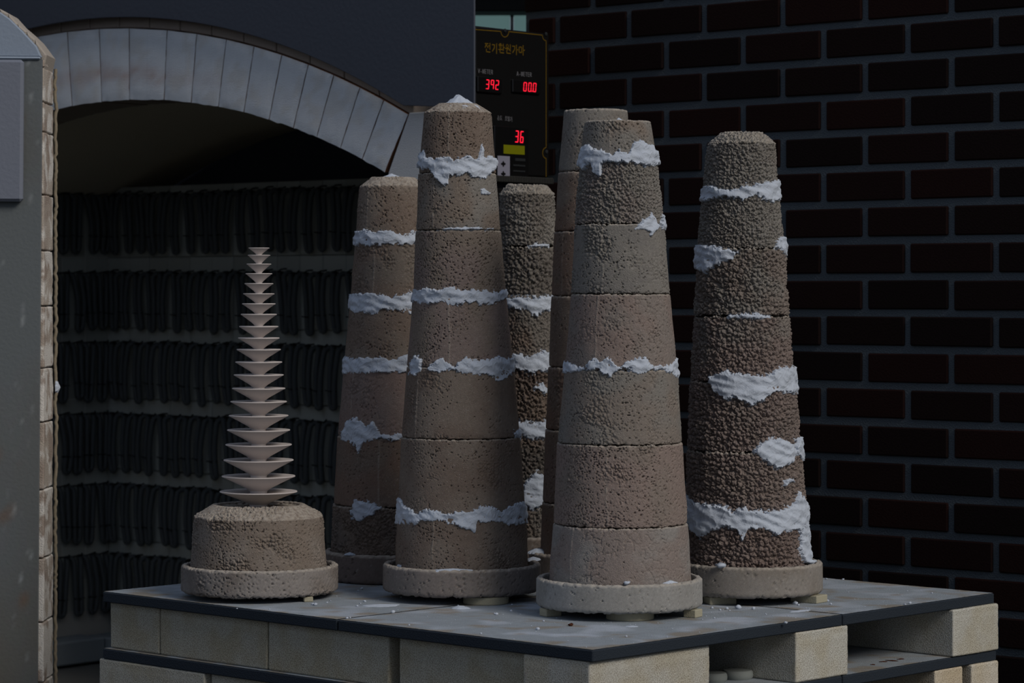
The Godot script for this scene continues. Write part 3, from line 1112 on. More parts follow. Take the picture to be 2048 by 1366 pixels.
func hangul(p: Node3D, called: String, word: Array, from: Vector2, to: Vector2, size: float, w: float, m: Material) -> void:
	var mb := MB.new()
	var to3 := func(x: float, y: float, z: float) -> Vector3: return Vector3(x, y, z)
	for i in word.size():
		var cell := from.lerp(to, (i + 0.03) / word.size())
		var wd := (to.x - from.x) / word.size() * 0.90
		var has_foot: bool = "n" in word[i] and "o_" in word[i]
		for id in word[i]:
			for s in glyph(id):
				var pts := PackedVector2Array()
				if s[3] == 0.0 and id in ["o", "h"] and s[2] < 0.2:   # a ring
					for j in 13:
						var a := TAU * j / 12
						pts.append(cell + Vector2((s[0] + (0.14 if has_foot else 0.0) + cos(a) * s[2]) * wd, (s[1] + sin(a) * s[2]) * size))
				else:
					var lift := 0.28 if has_foot and id == "o_" else 0.0
					pts.append(cell + Vector2(s[0] * wd, (s[1] * (0.75 if lift > 0 else 1.0) + lift) * size))
					pts.append(cell + Vector2(s[2] * wd, (s[3] * (0.75 if lift > 0 else 1.0) + lift) * size))
				stroke(mb, pts, w, 0.0, 0.0004, to3)
	obj(called, mb.mesh(), m, p)

func latin(p: Node3D, text: String, from: Vector2, to: Vector2, size: float) -> void:
	var t := TextMesh.new()
	t.text = text
	var f := SystemFont.new()
	f.font_names = PackedStringArray(["Droid Sans Mono"])
	t.font = f
	t.font_size = 32
	t.pixel_size = size / 24.0
	t.depth = 0.0004
	t.horizontal_alignment = HORIZONTAL_ALIGNMENT_LEFT
	var box := t.get_aabb()
	var o := obj("caption", t, M.print, p)
	var sx := (to.x - from.x) / maxf(box.size.x, 0.001)
	o.scale = Vector3(sx, size / maxf(box.size.y, 0.001), 1)
	o.position = Vector3(from.x - box.position.x * sx, from.y - box.position.y * o.scale.y, 0.0003)
	o.rotation.z = atan2(to.y - from.y, to.x - from.x)

func digits(mb: MB, text: String, from: Vector2, to: Vector2, h: float, w: float) -> void:
	var on := {"0": "abcdef", "2": "abdeg", "3": "abcdg", "6": "acdefg", "9": "abcfg"}
	var seg := {"a": [0, 1, 1, 1], "b": [1, 1, 1, 0.5], "c": [1, 0.5, 1, 0], "d": [0, 0, 1, 0], "e": [0, 0.5, 0, 0], "f": [0, 1, 0, 0.5], "g": [0, 0.5, 1, 0.5]}
	var count := text.replace(".", "").length()
	var wd := (to.x - from.x - h * 0.1) / count
	var to3 := func(x: float, y: float, z: float) -> Vector3: return Vector3(x, y, z)
	var i := 0
	for ch in text:
		if ch == ".":
			var c := from.lerp(to, float(i) / count) + Vector2(-wd * 0.23, 0)
			stroke(mb, PackedVector2Array([c, c + Vector2(0, w * 0.6)]), w * 1.1, 0.0052, 0.0005, to3)
			continue
		var cell := from.lerp(to, float(i) / count)
		for s in on[ch]:
			var q: Array = seg[s]
			var a := Vector2(q[0], q[1])
			var b := Vector2(q[2], q[3])
			var pull := (b - a).normalized() * 0.10
			a += pull * Vector2(1, 0.6)
			b -= pull * Vector2(1, 0.6)
			stroke(mb, PackedVector2Array([cell + Vector2(a.x * wd * 0.55 + a.y * h * 0.1, a.y * h), cell + Vector2(b.x * wd * 0.55 + b.y * h * 0.1, b.y * h)]), w, 0.0052, 0.0005, to3)
		i += 1

# ------------------------------------------------------------------ kiln door
func build_door() -> void:
	var d := 4.90
	var px := d / F
	var o := thing("kiln_door", "open kiln door with grey steel face and firebrick edge at the left of the kiln", "kiln door", Vector3(-0.845, 0, -d))
	o.rotation.z = -0.0075
	var at := func(x: float, y: float) -> Vector2: return Vector2((x - CX) * px + 0.845 - 0.0075 * (CY - (y - HZ) * px), CY - (y - HZ) * px)
	obj("steel_face", door_sheet(at.call(-330, 1690), at.call(83.5, 117)), M.door_steel, o)
	var up := MB.new()
	var q := PackedVector2Array([at.call(-330, 114), at.call(82, 114), at.call(72, 92), at.call(44, 62), at.call(18, 37), at.call(-4, 22), at.call(-150, -40), at.call(-330, -70)])
	prism(up, q, -0.016, -0.003, 0.002, lin(140, 152, 170))
	obj("top_plate", up.mesh(), M.door_steel, o)
	var fl := MB.new()
	cbox(fl, Vector3((at.call(-124, 0).x), at.call(0, 116.5).y, 0.001), Vector3(413 * px, 0.005, 0.008), 0.002, lin(150, 162, 178))
	obj("flange", fl.mesh(), M.door_steel, o)
	var pan := MB.new()
	var a: Vector2 = at.call(-250, 404)
	var b: Vector2 = at.call(50, 121)
	cbox(pan, Vector3((a.x + b.x) / 2, (a.y + b.y) / 2, 0.009), Vector3(b.x - a.x, b.y - a.y, 0.018), 0.005, lin(118, 124, 138))
	obj("raised_panel", pan.mesh(), M.door_steel, o)
	# brick lining, its edge towards the kiln
	var ys := [117.0, 133.0, 202.0, 262.0, 388.0, 500.0, 612.0, 736.0, 845.0, 980.0, 1118.0, 1246.0, 1366.0, 1490.0, 1680.0]
	for i in ys.size() - 1:
		var t: Vector2 = at.call(85, ys[i])
		var e: Vector2 = at.call(85, ys[i + 1])
		var h := t.y - e.y
		var col := func(p: Vector3, _n: Vector3) -> Color:
			var c := lin(184, 174, 164).lerp(lin(160, 146, 136), smoothstep(-0.3, 0.4, N.low.get_noise_3dv(p)))
			var wash := smoothstep(0.0, 0.25, N.low.get_noise_3dv(p * 1.4 + Vector3(2, 8, 1)) + (0.18 if i > 5 and i != 8 else -0.1) + 0.25 * N.mid.get_noise_3dv(p))
			return c.lerp(lin(228, 226, 222), wash * 0.75) * (1.0 + 0.15 * N.mid.get_noise_3dv(p))
		var mesh := rough_box(Vector3(0.09, h - 0.0015, 0.100), 0.003, 0.006, 0.0016, i * 2.3, col)
		obj("lining_brick", mesh, M.lining, o, Vector3(t.x - 0.045 + 0.001, e.y, -0.062))
	# brick on the arched top
	var rim := MB.new()
	var pts := [Vector2(-330, -82), Vector2(-150, -50), Vector2(-4, 16), Vector2(13, 25), Vector2(32, 46), Vector2(50, 61), Vector2(67, 77), Vector2(90, 108)]
	for i in pts.size() - 1:
		var p0: Vector2 = at.call(pts[i].x, pts[i].y)
		var p1: Vector2 = at.call(pts[i + 1].x, pts[i + 1].y)
		var drop := Vector2(-0.006, -0.03)
		prism(rim, PackedVector2Array([p0 + drop, p1 + drop, p1, p0]), -0.112, -0.018, 0.003, lin(166, 158, 150))
	obj("top_lining", rim.mesh(), M.lining, o)
	# fibre seal along the far edge
	var path := PackedVector3Array()
	for i in 260:
		var y := lerpf(126, 1680, i / 259.0)
		var c: Vector2 = at.call(85, y)
		var w: float = N.mid.get_noise_2d(y * 0.0002, 3.0)
		path.append(Vector3(c.x + 0.0015 + 0.0022 * w + 0.002 * N.fine.get_noise_2d(y * 0.001, 1.0), c.y, -0.131 + 0.002 * N.mid.get_noise_2d(y * 0.001, 9.0)))
	var rope := MB.new()
	tube(rope, path, 0.0034, 7)
	obj("fibre_seal", rope.mesh(), M.rope, o)
	var lump := MB.new()
	heap(lump, Vector3.ZERO, 0.012, 0.008, 0.007, 0.7, 3.3)
	var lo := obj("plaster_lump", lump.mesh(), M.plaster, o)
	var lc: Vector2 = at.call(109, 780)
	lo.position = Vector3(at.call(85, 780).x + 0.0035, lc.y, -0.131)
	lo.rotation = Vector3(0, 0, -PI / 2)

func door_sheet(a: Vector2, b: Vector2) -> ArrayMesh:   # the steel face with its scuffs and rust
	var mb := MB.new()
	var nu := 60
	var nv := 170
	for j in nv:
		for i in nu:
			var x := lerpf(a.x, b.x, float(i) / (nu - 1))
			var y := lerpf(a.y, b.y, float(j) / (nv - 1))
			var p := Vector3(x, y * 0.5, 2.0)
			var c := lin(102, 107, 110)
			var warm := clampf((N.low.get_noise_3dv(p * 0.35) * 0.6 + 0.15 + (0.95 - y) * 0.7) * 0.9, 0.0, 1.0)
			c = c.lerp(lin(94, 91, 83), warm)
			var scuff := smoothstep(0.42, 0.7, N.mid.get_noise_3dv(Vector3(x * 0.5, y * 0.12, 5)))
			c = c.lerp(lin(158, 164, 166), scuff * 0.6)
			var r := smoothstep(0.5, 0.75, N.low.get_noise_3dv(Vector3(x * 0.6, y * 0.5, 9)))
			c = c.lerp(lin(112, 84, 62), r * 0.6)
			mb.v.append(Vector3(x, y, N.low.get_noise_3dv(p) * 0.0006))
			mb.n.append(Vector3.BACK)
			mb.c.append(c)
	mb.grid(0, nu, nv)
	var mid := Vector3((a.x + b.x) / 2, (a.y + b.y) / 2, -0.0065)
	cbox(mb, mid, Vector3(b.x - a.x, b.y - a.y, 0.011), 0.001, lin(112, 117, 121))
	return mb.mesh()

# ------------------------------------------------------------------ stand
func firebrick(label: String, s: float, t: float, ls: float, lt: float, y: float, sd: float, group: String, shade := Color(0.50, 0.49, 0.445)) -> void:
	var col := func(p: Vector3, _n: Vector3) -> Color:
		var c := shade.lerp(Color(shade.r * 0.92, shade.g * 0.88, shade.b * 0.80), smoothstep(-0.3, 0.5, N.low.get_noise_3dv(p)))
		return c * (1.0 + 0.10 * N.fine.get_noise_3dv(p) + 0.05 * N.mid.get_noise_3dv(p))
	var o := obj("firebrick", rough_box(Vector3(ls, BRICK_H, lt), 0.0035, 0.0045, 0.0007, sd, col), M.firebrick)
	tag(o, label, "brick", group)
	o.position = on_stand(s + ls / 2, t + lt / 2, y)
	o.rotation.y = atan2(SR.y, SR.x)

func shelf(label: String, s: float, t: float, ls: float, lt: float, y: float, sd: float, group: String, dusty: float) -> void:
	var mb := MB.new()
	var nu := int(ls / 0.006)
	var nv := int(lt / 0.006)
	var edge := lin(44, 51, 60)
	var b := 0.0016
	for j in nv + 1:
		for i in nu + 1:
			var x := lerpf(-ls / 2 + b, ls / 2 - b, float(i) / nu)
			var z := lerpf(-lt / 2 + b, lt / 2 - b, float(j) / nv)
			var p := Vector3(x, sd, z)
			var rim := minf(ls / 2 - absf(x), lt / 2 - absf(z))
			var c := lin(146, 154, 162)
			c = c.lerp(lin(172, 180, 192), dusty * smoothstep(0.0, 0.5, N.low.get_noise_3dv(p * 0.6)))
			c = c.lerp(lin(136, 122, 100), smoothstep(0.1, 0.7, N.low.get_noise_3dv(p * Vector3(1.0, 1, 1.0) + Vector3(9, 3, 1)) + clampf(0.05 - rim, 0.0, 0.05) * 9.0) * 0.65)
			c *= 1.0 + 0.12 * N.mid.get_noise_3dv(p) + 0.10 * N.fine.get_noise_3dv(p * 0.5)
			mb.v.append(Vector3(x, SLAB + 0.0003 * N.mid.get_noise_3dv(p), z))
			mb.n.append(Vector3.UP)
			mb.c.append(c)
	mb.grid(0, nu + 1, nv + 1, true)
	cbox(mb, Vector3(0, SLAB / 2 - 0.0004, 0), Vector3(ls, SLAB - 0.0006, lt), b, edge)
	var o := obj("kiln_shelf", mb.mesh(), M.shelf)
	tag(o, label, "kiln shelf", group)
	o.position = on_stand(s + ls / 2, t + lt / 2, y - SLAB)
	o.rotation.y = atan2(SR.y, SR.x)

func build_stand() -> void:
	var g := "kiln shelves of the stand"
	shelf("grey kiln shelf at the front corner, under the pale front tray", 0.0, 0.0, 0.586, 0.525, TOP, 1.0, g, 1.0)
	shelf("grey kiln shelf at the right end, in front of the brick wall", 0.5885, 0.0, 0.4215, 0.525, TOP, 2.0, g, 0.6)
	shelf("grey kiln shelf at the left end, under the saucer stack's tray", 0.0, 0.5275, 0.586, 0.5765, TOP, 3.0, g, 0.7)
	shelf("grey kiln shelf at the back, mostly hidden under the rear towers", 0.5885, 0.5275, 0.4215, 0.5765, TOP, 4.0, g, 0.7)
	shelf("lower black-edged kiln shelf along the left side, between the two brick courses", 0.0, 0.0, 0.586, 1.104, TOP - TIER, 5.0, "lower kiln shelves", 0.2)
	shelf("lower black-edged kiln shelf at the right end, with rusty flakes on it", 0.5885, 0.0, 0.428, 1.104, TOP - TIER, 6.0, "lower kiln shelves", 0.2)
	var y := TOP - TIER
	var gb := "firebricks between the shelves"
	firebrick("long firebrick at the front corner of the stand, lit on its right face", 0.002, 0.008, 0.268, 0.129, y, 1.0, gb)
	firebrick("firebrick behind the front corner one on the left side, before the recessed gap", 0.012, 0.139, 0.13, 0.264, y, 2.0, gb, Color(0.40, 0.385, 0.325))  # bricks along the left side: shade put into their darker colour
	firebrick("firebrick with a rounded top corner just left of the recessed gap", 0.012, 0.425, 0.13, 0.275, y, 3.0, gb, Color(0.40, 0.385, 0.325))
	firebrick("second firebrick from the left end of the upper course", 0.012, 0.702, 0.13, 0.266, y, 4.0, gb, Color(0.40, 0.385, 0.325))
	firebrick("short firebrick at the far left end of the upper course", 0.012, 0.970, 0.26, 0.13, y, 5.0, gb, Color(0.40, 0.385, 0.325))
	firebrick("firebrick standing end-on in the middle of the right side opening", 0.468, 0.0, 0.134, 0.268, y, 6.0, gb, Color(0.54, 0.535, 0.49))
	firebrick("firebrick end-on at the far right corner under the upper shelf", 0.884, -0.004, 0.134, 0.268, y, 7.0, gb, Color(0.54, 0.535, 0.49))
	firebrick("set-back firebrick in the narrow gap of the left side's upper course", 0.035, 0.406, 0.13, 0.016, y, 8.0, gb, Color(0.50, 0.42, 0.32))
	y = TOP - 2 * TIER
	var gl := "firebricks under the lower shelf"
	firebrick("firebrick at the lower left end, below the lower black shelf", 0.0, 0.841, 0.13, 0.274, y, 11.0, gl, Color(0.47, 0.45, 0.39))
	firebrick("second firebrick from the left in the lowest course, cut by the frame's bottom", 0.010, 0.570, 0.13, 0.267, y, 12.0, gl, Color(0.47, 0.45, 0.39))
	firebrick("tan firebrick on edge under the right end, left one of the pair", 0.838, 0.0, 0.080, 0.268, y, 13.0, gl, Color(0.62, 0.55, 0.44))
	firebrick("firebrick on edge at the lower far right corner", 0.938, -0.004, 0.080, 0.268, y, 14.0, gl, Color(0.64, 0.60, 0.52))
	firebrick("firebrick of the lowest course under the front corner", 0.0, 0.0, 0.26, 0.13, y, 15.0, gl)

func foot(called: String, label: String, px: float, d: float, size: Vector3, turn: float) -> void:
	var at := Vector3((px - CX) / F * d, TOP, -d)
	var mb := MB.new()
	if size.z == 0.0:
		lathe(mb, PackedVector2Array([Vector2(0, 0), Vector2(size.x - 0.001, 0), Vector2(size.x, 0.001), Vector2(size.x, size.y - 0.001), Vector2(size.x - 0.001, size.y), Vector2(0, size.y)]), 40)
	else:
		cbox(mb, Vector3(0, size.y / 2, 0), size, 0.0012)
	var o := obj(called, mb.mesh(), M.post)
	tag(o, label, "prop", "props lifting the trays")
	o.position = at
	o.rotation.y = turn

func look(rough: float, amp: float, pits: float, crack: float, a: Color, b: Color) -> Dictionary:
	return {"rough": rough, "amp": amp, "size": 1.35 if amp < 0.85 else 1.0, "pits": pits, "crack": crack, "seam": 0.0, "a": a, "b": b}

func v2(flat: Array) -> Array:   # [x, y, x, y ...] as points
	var out := []
	for i in range(0, flat.size(), 2):
		out.append(Vector2(flat[i], flat[i + 1]))
	return out

func build_towers() -> void:
	var tan_ := lin(142, 122, 104)
	var brown := lin(134, 110, 92)
	var pink := lin(154, 128, 116)
	var grey := lin(140, 133, 124)
	var rust := lin(140, 106, 84)
	var dusk := lin(146, 122, 112)
	var g := "stacked clay towers with white plaster joints"
	var f := TOP + 0.0125
	var a := tower("clay_tower", "tall tan pitted clay tower with a white powder peak on its top", g, 919, 4.534, [Vector3(222, 848, 983), Vector3(345, 838, 992), Vector3(460, 832, 1001), Vector3(595, 826, 1013), Vector3(735, 814, 1027), Vector3(878, 803, 1040), Vector3(1030, 796, 1051), Vector3(1137, 790, 1057)], f + 0.0343,
		[look(0.28, 0.6, -0.35, 0, brown, tan_), look(0.34, 0.5, -0.2, 0, tan_, grey), look(0.16, 0.5, -0.3, 0, tan_, dusk), look(0.2, 0.5, 0.1, 0.25, dusk, tan_), look(0.42, 0.4, 0.3, 0, brown, tan_), look(0.36, 0.4, 0.2, 0, tan_, brown), look(0.22, 0.5, -0.05, 0, tan_, brown)], Vector2(0.56, 0.015), 0.0012, 1.0)
	plaster(a, v2([841, 312, 848, 300, 852, 315, 874, 315, 896, 312, 908, 319, 926, 312, 941, 315, 956, 319, 958, 306, 964, 284, 967, 315, 978, 308, 990, 318]), v2([841, 334, 859, 341, 874, 360, 889, 371, 897, 367, 900, 349, 919, 354, 934, 345, 941, 356, 971, 358, 978, 352, 990, 334]), 0.0055)
	plaster(a, v2([963, 377, 967, 375, 976, 384]), v2([963, 389, 970, 392, 976, 391]), 0.004, "plaster_patch", 1.2)
	plaster(a, v2([876, 457, 920, 453.5, 985, 455]), v2([876, 459, 920, 460.5, 985, 459]), 0.001, "plaster_patch", 0.8)
	plaster(a, v2([828, 581, 842, 581, 854, 574, 874, 581, 889, 574, 909, 573, 921, 581, 947, 578, 971, 581, 994, 584, 1014, 578]), v2([828, 604, 845, 610, 883, 606, 909, 612, 927, 607, 947, 604, 962, 612, 991, 607, 1014, 593]))
	plaster(a, v2([822, 724, 830, 708, 840, 716]), v2([822, 748, 830, 754, 840, 745]))
	plaster(a, v2([859, 732, 881, 714, 902, 728, 910, 732, 934, 714, 962, 720, 994, 714, 1022, 716, 1030, 706]), v2([859, 740, 877, 750, 902, 738, 918, 746, 954, 750, 982, 752, 998, 764, 1018, 752, 1030, 740]))
	plaster(a, v2([1033, 862, 1040, 858]), v2([1033, 876, 1040, 877]))
	plaster(a, v2([794, 1000, 800, 996, 809, 1014, 837, 1026, 849, 1018, 877, 1022, 890, 1026, 946, 1022, 962, 1012, 982, 1014, 1002, 1022, 1026, 1010, 1047, 1002, 1053, 1020]), v2([794, 1046, 829, 1050, 841, 1042, 881, 1042, 906, 1048, 938, 1062, 950, 1068, 954, 1046, 994, 1044, 1018, 1052, 1053, 1044]))
	powder_cone(a, 0.040, 0.023, a[1].js[0][0] + 0.0085, -0.001)
	var b := tower("clay_tower", "tall grey and pink clay tower standing nearest, its base in the palest tray", g, 1238, 4.313, [Vector3(240, 1169, 1302), Vector3(322, 1160, 1315), Vector3(448, 1150, 1328), Vector3(588, 1142, 1340), Vector3(740, 1130, 1354), Vector3(890, 1115, 1364), Vector3(1055, 1107, 1375), Vector3(1163, 1097, 1383)], f + 0.0339,
		[look(0.36, 0.7, 0.0, 0, grey, tan_), look(1.5, 0.72, 0, 0, grey, lin(146, 132, 124)), look(0.55, 0.6, 0.1, 0, grey, lin(132, 126, 120)), look(0.2, 0.5, 0.1, 0.6, pink, lin(146, 130, 120)), look(0.5, 0.42, 0.0, 0, lin(144, 128, 114), grey), look(0.32, 0.6, -0.35, 0.1, pink, lin(146, 126, 112)), look(0.16, 0.6, 0.5, 0.55, lin(152, 132, 122), lin(152, 144, 138))], Vector2.ZERO, 0.0012, 2.0)
	plaster(b, v2([1157, 320, 1162, 305, 1168, 290, 1176, 288, 1187, 298, 1202, 299, 1214, 304, 1225, 309, 1233, 302, 1240, 296, 1248, 304, 1259, 304, 1265, 288, 1278, 277, 1294, 288, 1305, 290, 1313, 309, 1318, 320]), v2([1157, 328, 1168, 343, 1174, 328, 1181, 330, 1189, 347, 1202, 353, 1203, 328, 1214, 325, 1263, 326, 1297, 332, 1309, 330, 1318, 328]), 0.0065)
	plaster(b, v2([1272, 455, 1282, 443, 1297, 431, 1305, 424, 1313, 443, 1317, 452]), v2([1272, 460, 1294, 463, 1303, 471, 1313, 462, 1317, 455]))
	plaster(b, v2([1326, 430, 1334, 440]), v2([1326, 458, 1334, 462]))
	plaster(b, v2([1128, 738, 1131, 723, 1148, 728, 1167, 736]), v2([1128, 744, 1148, 746, 1167, 739]))
	plaster(b, v2([1176, 728, 1178, 721, 1194, 715, 1199, 725, 1216, 715, 1241, 734]), v2([1176, 741, 1199, 738, 1207, 747, 1220, 755, 1237, 740]))
	plaster(b, v2([1247, 732, 1250, 721, 1292, 715, 1305, 732, 1339, 730, 1352, 717]), v2([1247, 734, 1267, 744, 1283, 751, 1300, 742, 1321, 740, 1343, 747, 1352, 755]))
	powder_cone(b, 0.014, 0.007, b[1].js[0][0] - 0.001, 0.0)
	var c := tower("clay_tower", "lumpy popcorn-textured grey-brown clay tower beside the brick wall, with broad plaster smears", g, 1488, 4.513, [Vector3(284, 1414, 1551), Vector3(385, 1405, 1557), Vector3(497, 1394, 1571), Vector3(632, 1389, 1579), Vector3(765, 1381, 1589), Vector3(905, 1375, 1603), Vector3(1035, 1372, 1613), Vector3(1138, 1368, 1620)], f + 0.0393,
		[look(1.5, 0.75, 0, 0, grey, lin(136, 126, 116)), look(1.5, 0.8, 0, 0, grey, lin(134, 124, 114)), look(1.5, 0.95, 0, 0, lin(142, 124, 112), grey), look(1.5, 0.9, 0, 0, dusk, lin(140, 126, 116)), look(1.5, 1.0, 0, 0, dusk, lin(138, 118, 108)), look(1.5, 0.95, 0, 0, lin(144, 122, 110), dusk), look(1.5, 1.0, 0, 0, lin(140, 114, 102), dusk)], Vector2(0.61, 0.018), 0.0012, 3.0)
	plaster(c, v2([1404, 386, 1409, 374, 1426, 372, 1453, 380, 1483, 374, 1517, 368, 1540, 363, 1560, 361]), v2([1404, 402, 1426, 399, 1456, 393, 1487, 401, 1510, 391, 1537, 403, 1548, 406, 1560, 399]), 0.0055)
	plaster(c, v2([1393, 492, 1426, 490, 1453, 500, 1472, 504]), v2([1393, 536, 1409, 549, 1426, 534, 1455, 523, 1468, 518, 1472, 506]), 0.0055)
	plaster(c, v2([1557, 480, 1569, 473, 1574, 476]), v2([1557, 494, 1574, 514]), 0.0055)
	plaster(c, v2([1460, 631, 1485, 628, 1517, 627, 1537, 635]), v2([1460, 637, 1500, 637, 1537, 638]), 0.003, "plaster_patch", 1.5)
	plaster(c, v2([1421, 755, 1453, 739, 1465, 747, 1488, 747, 1528, 753, 1556, 737, 1590, 733]), v2([1421, 767, 1429, 785, 1453, 803, 1468, 793, 1504, 811, 1524, 803, 1548, 783, 1567, 785, 1590, 787]), 0.0065)
	plaster(c, v2([1512, 902, 1516, 890, 1536, 878, 1571, 880, 1587, 890, 1592, 905]), v2([1512, 907, 1524, 921, 1548, 933, 1563, 937, 1587, 921, 1592, 908]), 0.006)
	plaster(c, v2([1595, 880, 1604, 874]), v2([1595, 912, 1604, 920]), 0.006)
	plaster(c, v2([1572, 960, 1580, 955, 1586, 958]), v2([1572, 972, 1578, 966, 1586, 964]), 0.005, "plaster_patch", 1.2)
	plaster(c, v2([1372, 990, 1390, 1004, 1421, 1012, 1445, 1012, 1465, 1026, 1488, 1014, 1508, 1024, 1536, 1024, 1587, 1012, 1598, 985, 1606, 992, 1616, 1016]), v2([1372, 1050, 1382, 1056, 1397, 1075, 1421, 1064, 1449, 1052, 1473, 1060, 1486, 1083, 1496, 1058, 1528, 1056, 1548, 1069, 1587, 1062, 1616, 1052]), 0.006)
	plaster(c, v2([1604, 1050, 1617, 1050]), v2([1604, 1110, 1610, 1126, 1617, 1126]), 0.005)
	var d := tower("clay_tower", "shorter brown clay tower at the back left, in front of the heating coils", g, 787, 4.84, [Vector3(371, 719, 855), Vector3(475, 711, 864), Vector3(604, 700, 873), Vector3(735, 688, 885), Vector3(875, 676, 897), Vector3(1014, 667, 907), Vector3(1112, 662, 911)], TOP + 0.0399,
		[look(0.45, 0.5, 0.0, 0, tan_, brown), look(0.6, 0.5, 0.2, 0, brown, lin(128, 112, 98)), look(0.36, 0.5, 0.1, 0, brown, tan_), look(0.2, 0.5, 0.4, 0.4, lin(148, 118, 106), dusk), look(0.36, 0.5, 0.3, 0, rust, brown), look(0.72, 0.6, 0.2, 0, lin(124, 106, 94), brown)], Vector2(0.63, 0.016), 0.0016, 4.0)
	plaster(d, v2([711, 464, 731, 458, 745, 465, 778, 459, 804, 468, 835, 462, 865, 464]), v2([711, 490, 734, 492, 769, 489, 835, 490, 865, 488]))
	plaster(d, v2([699, 590, 737, 585, 763, 588, 786, 593, 822, 584, 870, 588]), v2([699, 616, 710, 626, 728, 625, 748, 632, 766, 619, 792, 620, 822, 628, 870, 620]))
	plaster(d, v2([687, 714, 720, 716, 761, 714, 793, 718, 813, 708, 880, 712]), v2([687, 748, 720, 748, 761, 746, 813, 746, 880, 746]))
	plaster(d, v2([687, 862, 692, 845, 712, 833, 733, 853, 745, 841, 761, 869, 782, 872, 797, 865, 830, 866]), v2([687, 881, 712, 889, 717, 909, 727, 887, 761, 877, 781, 881, 830, 880]), 0.005)
	plaster(d, v2([706, 1018, 709, 998, 737, 1002, 761, 1014]), v2([706, 1036, 717, 1044, 737, 1034, 761, 1020]), 0.005)
	powder_cone(d, 0.021, 0.008, d[1].js[0][0] + 0.0155, -0.003)
	var dark_a := lin(126, 116, 106)
	var e := tower("clay_tower", "rough dark lumpy clay tower at the back, half hidden between two taller towers", g, 1055, 5.1, [Vector3(386, 999, 1111), Vector3(492, 997, 1113), Vector3(605, 989, 1121), Vector3(725, 981, 1129), Vector3(855, 973, 1137), Vector3(980, 966, 1144), Vector3(1085, 961, 1149)], f + 0.034,
		[look(1.5, 0.8, 0, 0, dark_a, grey), look(1.5, 1.0, 0, 0, lin(118, 108, 99), dark_a), look(1.5, 0.7, 0, 0, dark_a, brown), look(1.5, 1.2, 0, 0, lin(116, 94, 82), brown), look(1.5, 1.0, 0, 0, lin(108, 98, 90), brown), look(1.5, 0.9, 0, 0, dark_a, brown)], Vector2(0.68, 0.017), 0.0018, 5.0)
	plaster(e, v2([1000, 598, 1040, 592, 1075, 594, 1120, 588]), v2([1000, 612, 1050, 620, 1072, 634, 1090, 622, 1120, 618]), 0.005)
	plaster(e, v2([1030, 708, 1060, 712, 1080, 704, 1110, 706]), v2([1030, 735, 1060, 746, 1080, 742, 1110, 746]), 0.005)
	plaster(e, v2([1074, 772, 1085, 767, 1095, 776]), v2([1074, 780, 1085, 788, 1095, 784]), 0.005)
	plaster(e, v2([1035, 842, 1065, 846, 1110, 840]), v2([1035, 870, 1065, 880, 1110, 872]), 0.005)
	plaster(e, v2([1048, 972, 1062, 952, 1076, 945, 1090, 950]), v2([1048, 1008, 1062, 1020, 1076, 1018, 1090, 1000]), 0.005)
	plaster(e, v2([1062, 491, 1085, 488, 1095, 489]), v2([1062, 494, 1095, 493]), 0.002, "plaster_patch", 1.0)
	tower("clay_tower", "tall smooth grey-brown clay tower at the back right, flat-topped, behind the nearest tower", g, 1191, 4.75, [Vector3(217, 1128, 1255), Vector3(342, 1117, 1265), Vector3(462, 1109, 1273), Vector3(592, 1103, 1280), Vector3(735, 1097, 1287), Vector3(862, 1091, 1293), Vector3(1010, 1085, 1299), Vector3(1105, 1080, 1303)], f + 0.034,
		[look(0.1, 0.5, 0.1, 0, grey, lin(136, 124, 112)), look(0.4, 0.4, 0.3, 0, rust, tan_), look(0.36, 0.4, 0.3, 0, brown, rust), look(0.36, 0.4, 0.3, 0, brown, tan_), look(0.45, 0.4, 0.3, 0.2, rust, brown), look(0.25, 0.4, 0.4, 0, lin(140, 112, 98), brown), look(0.25, 0.4, 0.4, 0, brown, rust)], Vector2.ZERO, 0.002, 6.0)
	# trays under them
	tray("brown-grey clay tray under the powder-peaked tower, white powder along its rim", 923.5, 4.534, 158, f, 0.0453, look(0.2, 0.2, 0.1, 0, lin(140, 126, 118), lin(132, 120, 112)), 11.0)
	tray("palest grey smooth clay tray, nearest of all, raised on a round plug and two blocks", 1238.5, 4.313, 166.5, f, 0.0449, look(0.05, 0.15, 0.30, 0, lin(166, 164, 160), lin(154, 151, 145)), 12.0, 0.0018)
	tray("buff clay tray with a few round holes under the lumpy tower by the brick wall", 1500, 4.513, 145, f, 0.0503, look(0.05, 0.15, 0.20, 0, lin(152, 142, 131), lin(142, 128, 112)), 13.0)
	tray("clay tray with a crusted pitted left side under the saucer stack's block", 519.5, 4.557, 156.5, TOP + 0.0085, 0.0454, look(0.42, 0.6, -0.05, 0, lin(146, 136, 130), lin(136, 122, 112)), 14.0, 0.0018)
	tray("reddish brown clay tray sitting flat on the shelf under the back left tower", 787, 4.84, 138, TOP, 0.0509, look(0.1, 0.4, 0.4, 0, lin(134, 112, 102), lin(128, 106, 94)), 15.0, 0.0028)
	tray("clay tray mostly hidden under the half hidden rough back tower", 1055, 5.1, 117, f, 0.045, look(0.2, 0.4, 0.4, 0, brown, tan_), 16.0, 0.003)
	tray("shaded clay tray with white powder under the flat-topped back tower", 1191, 4.75, 134, f, 0.045, look(0.2, 0.4, 0.4, 0, brown, tan_), 17.0, 0.003)

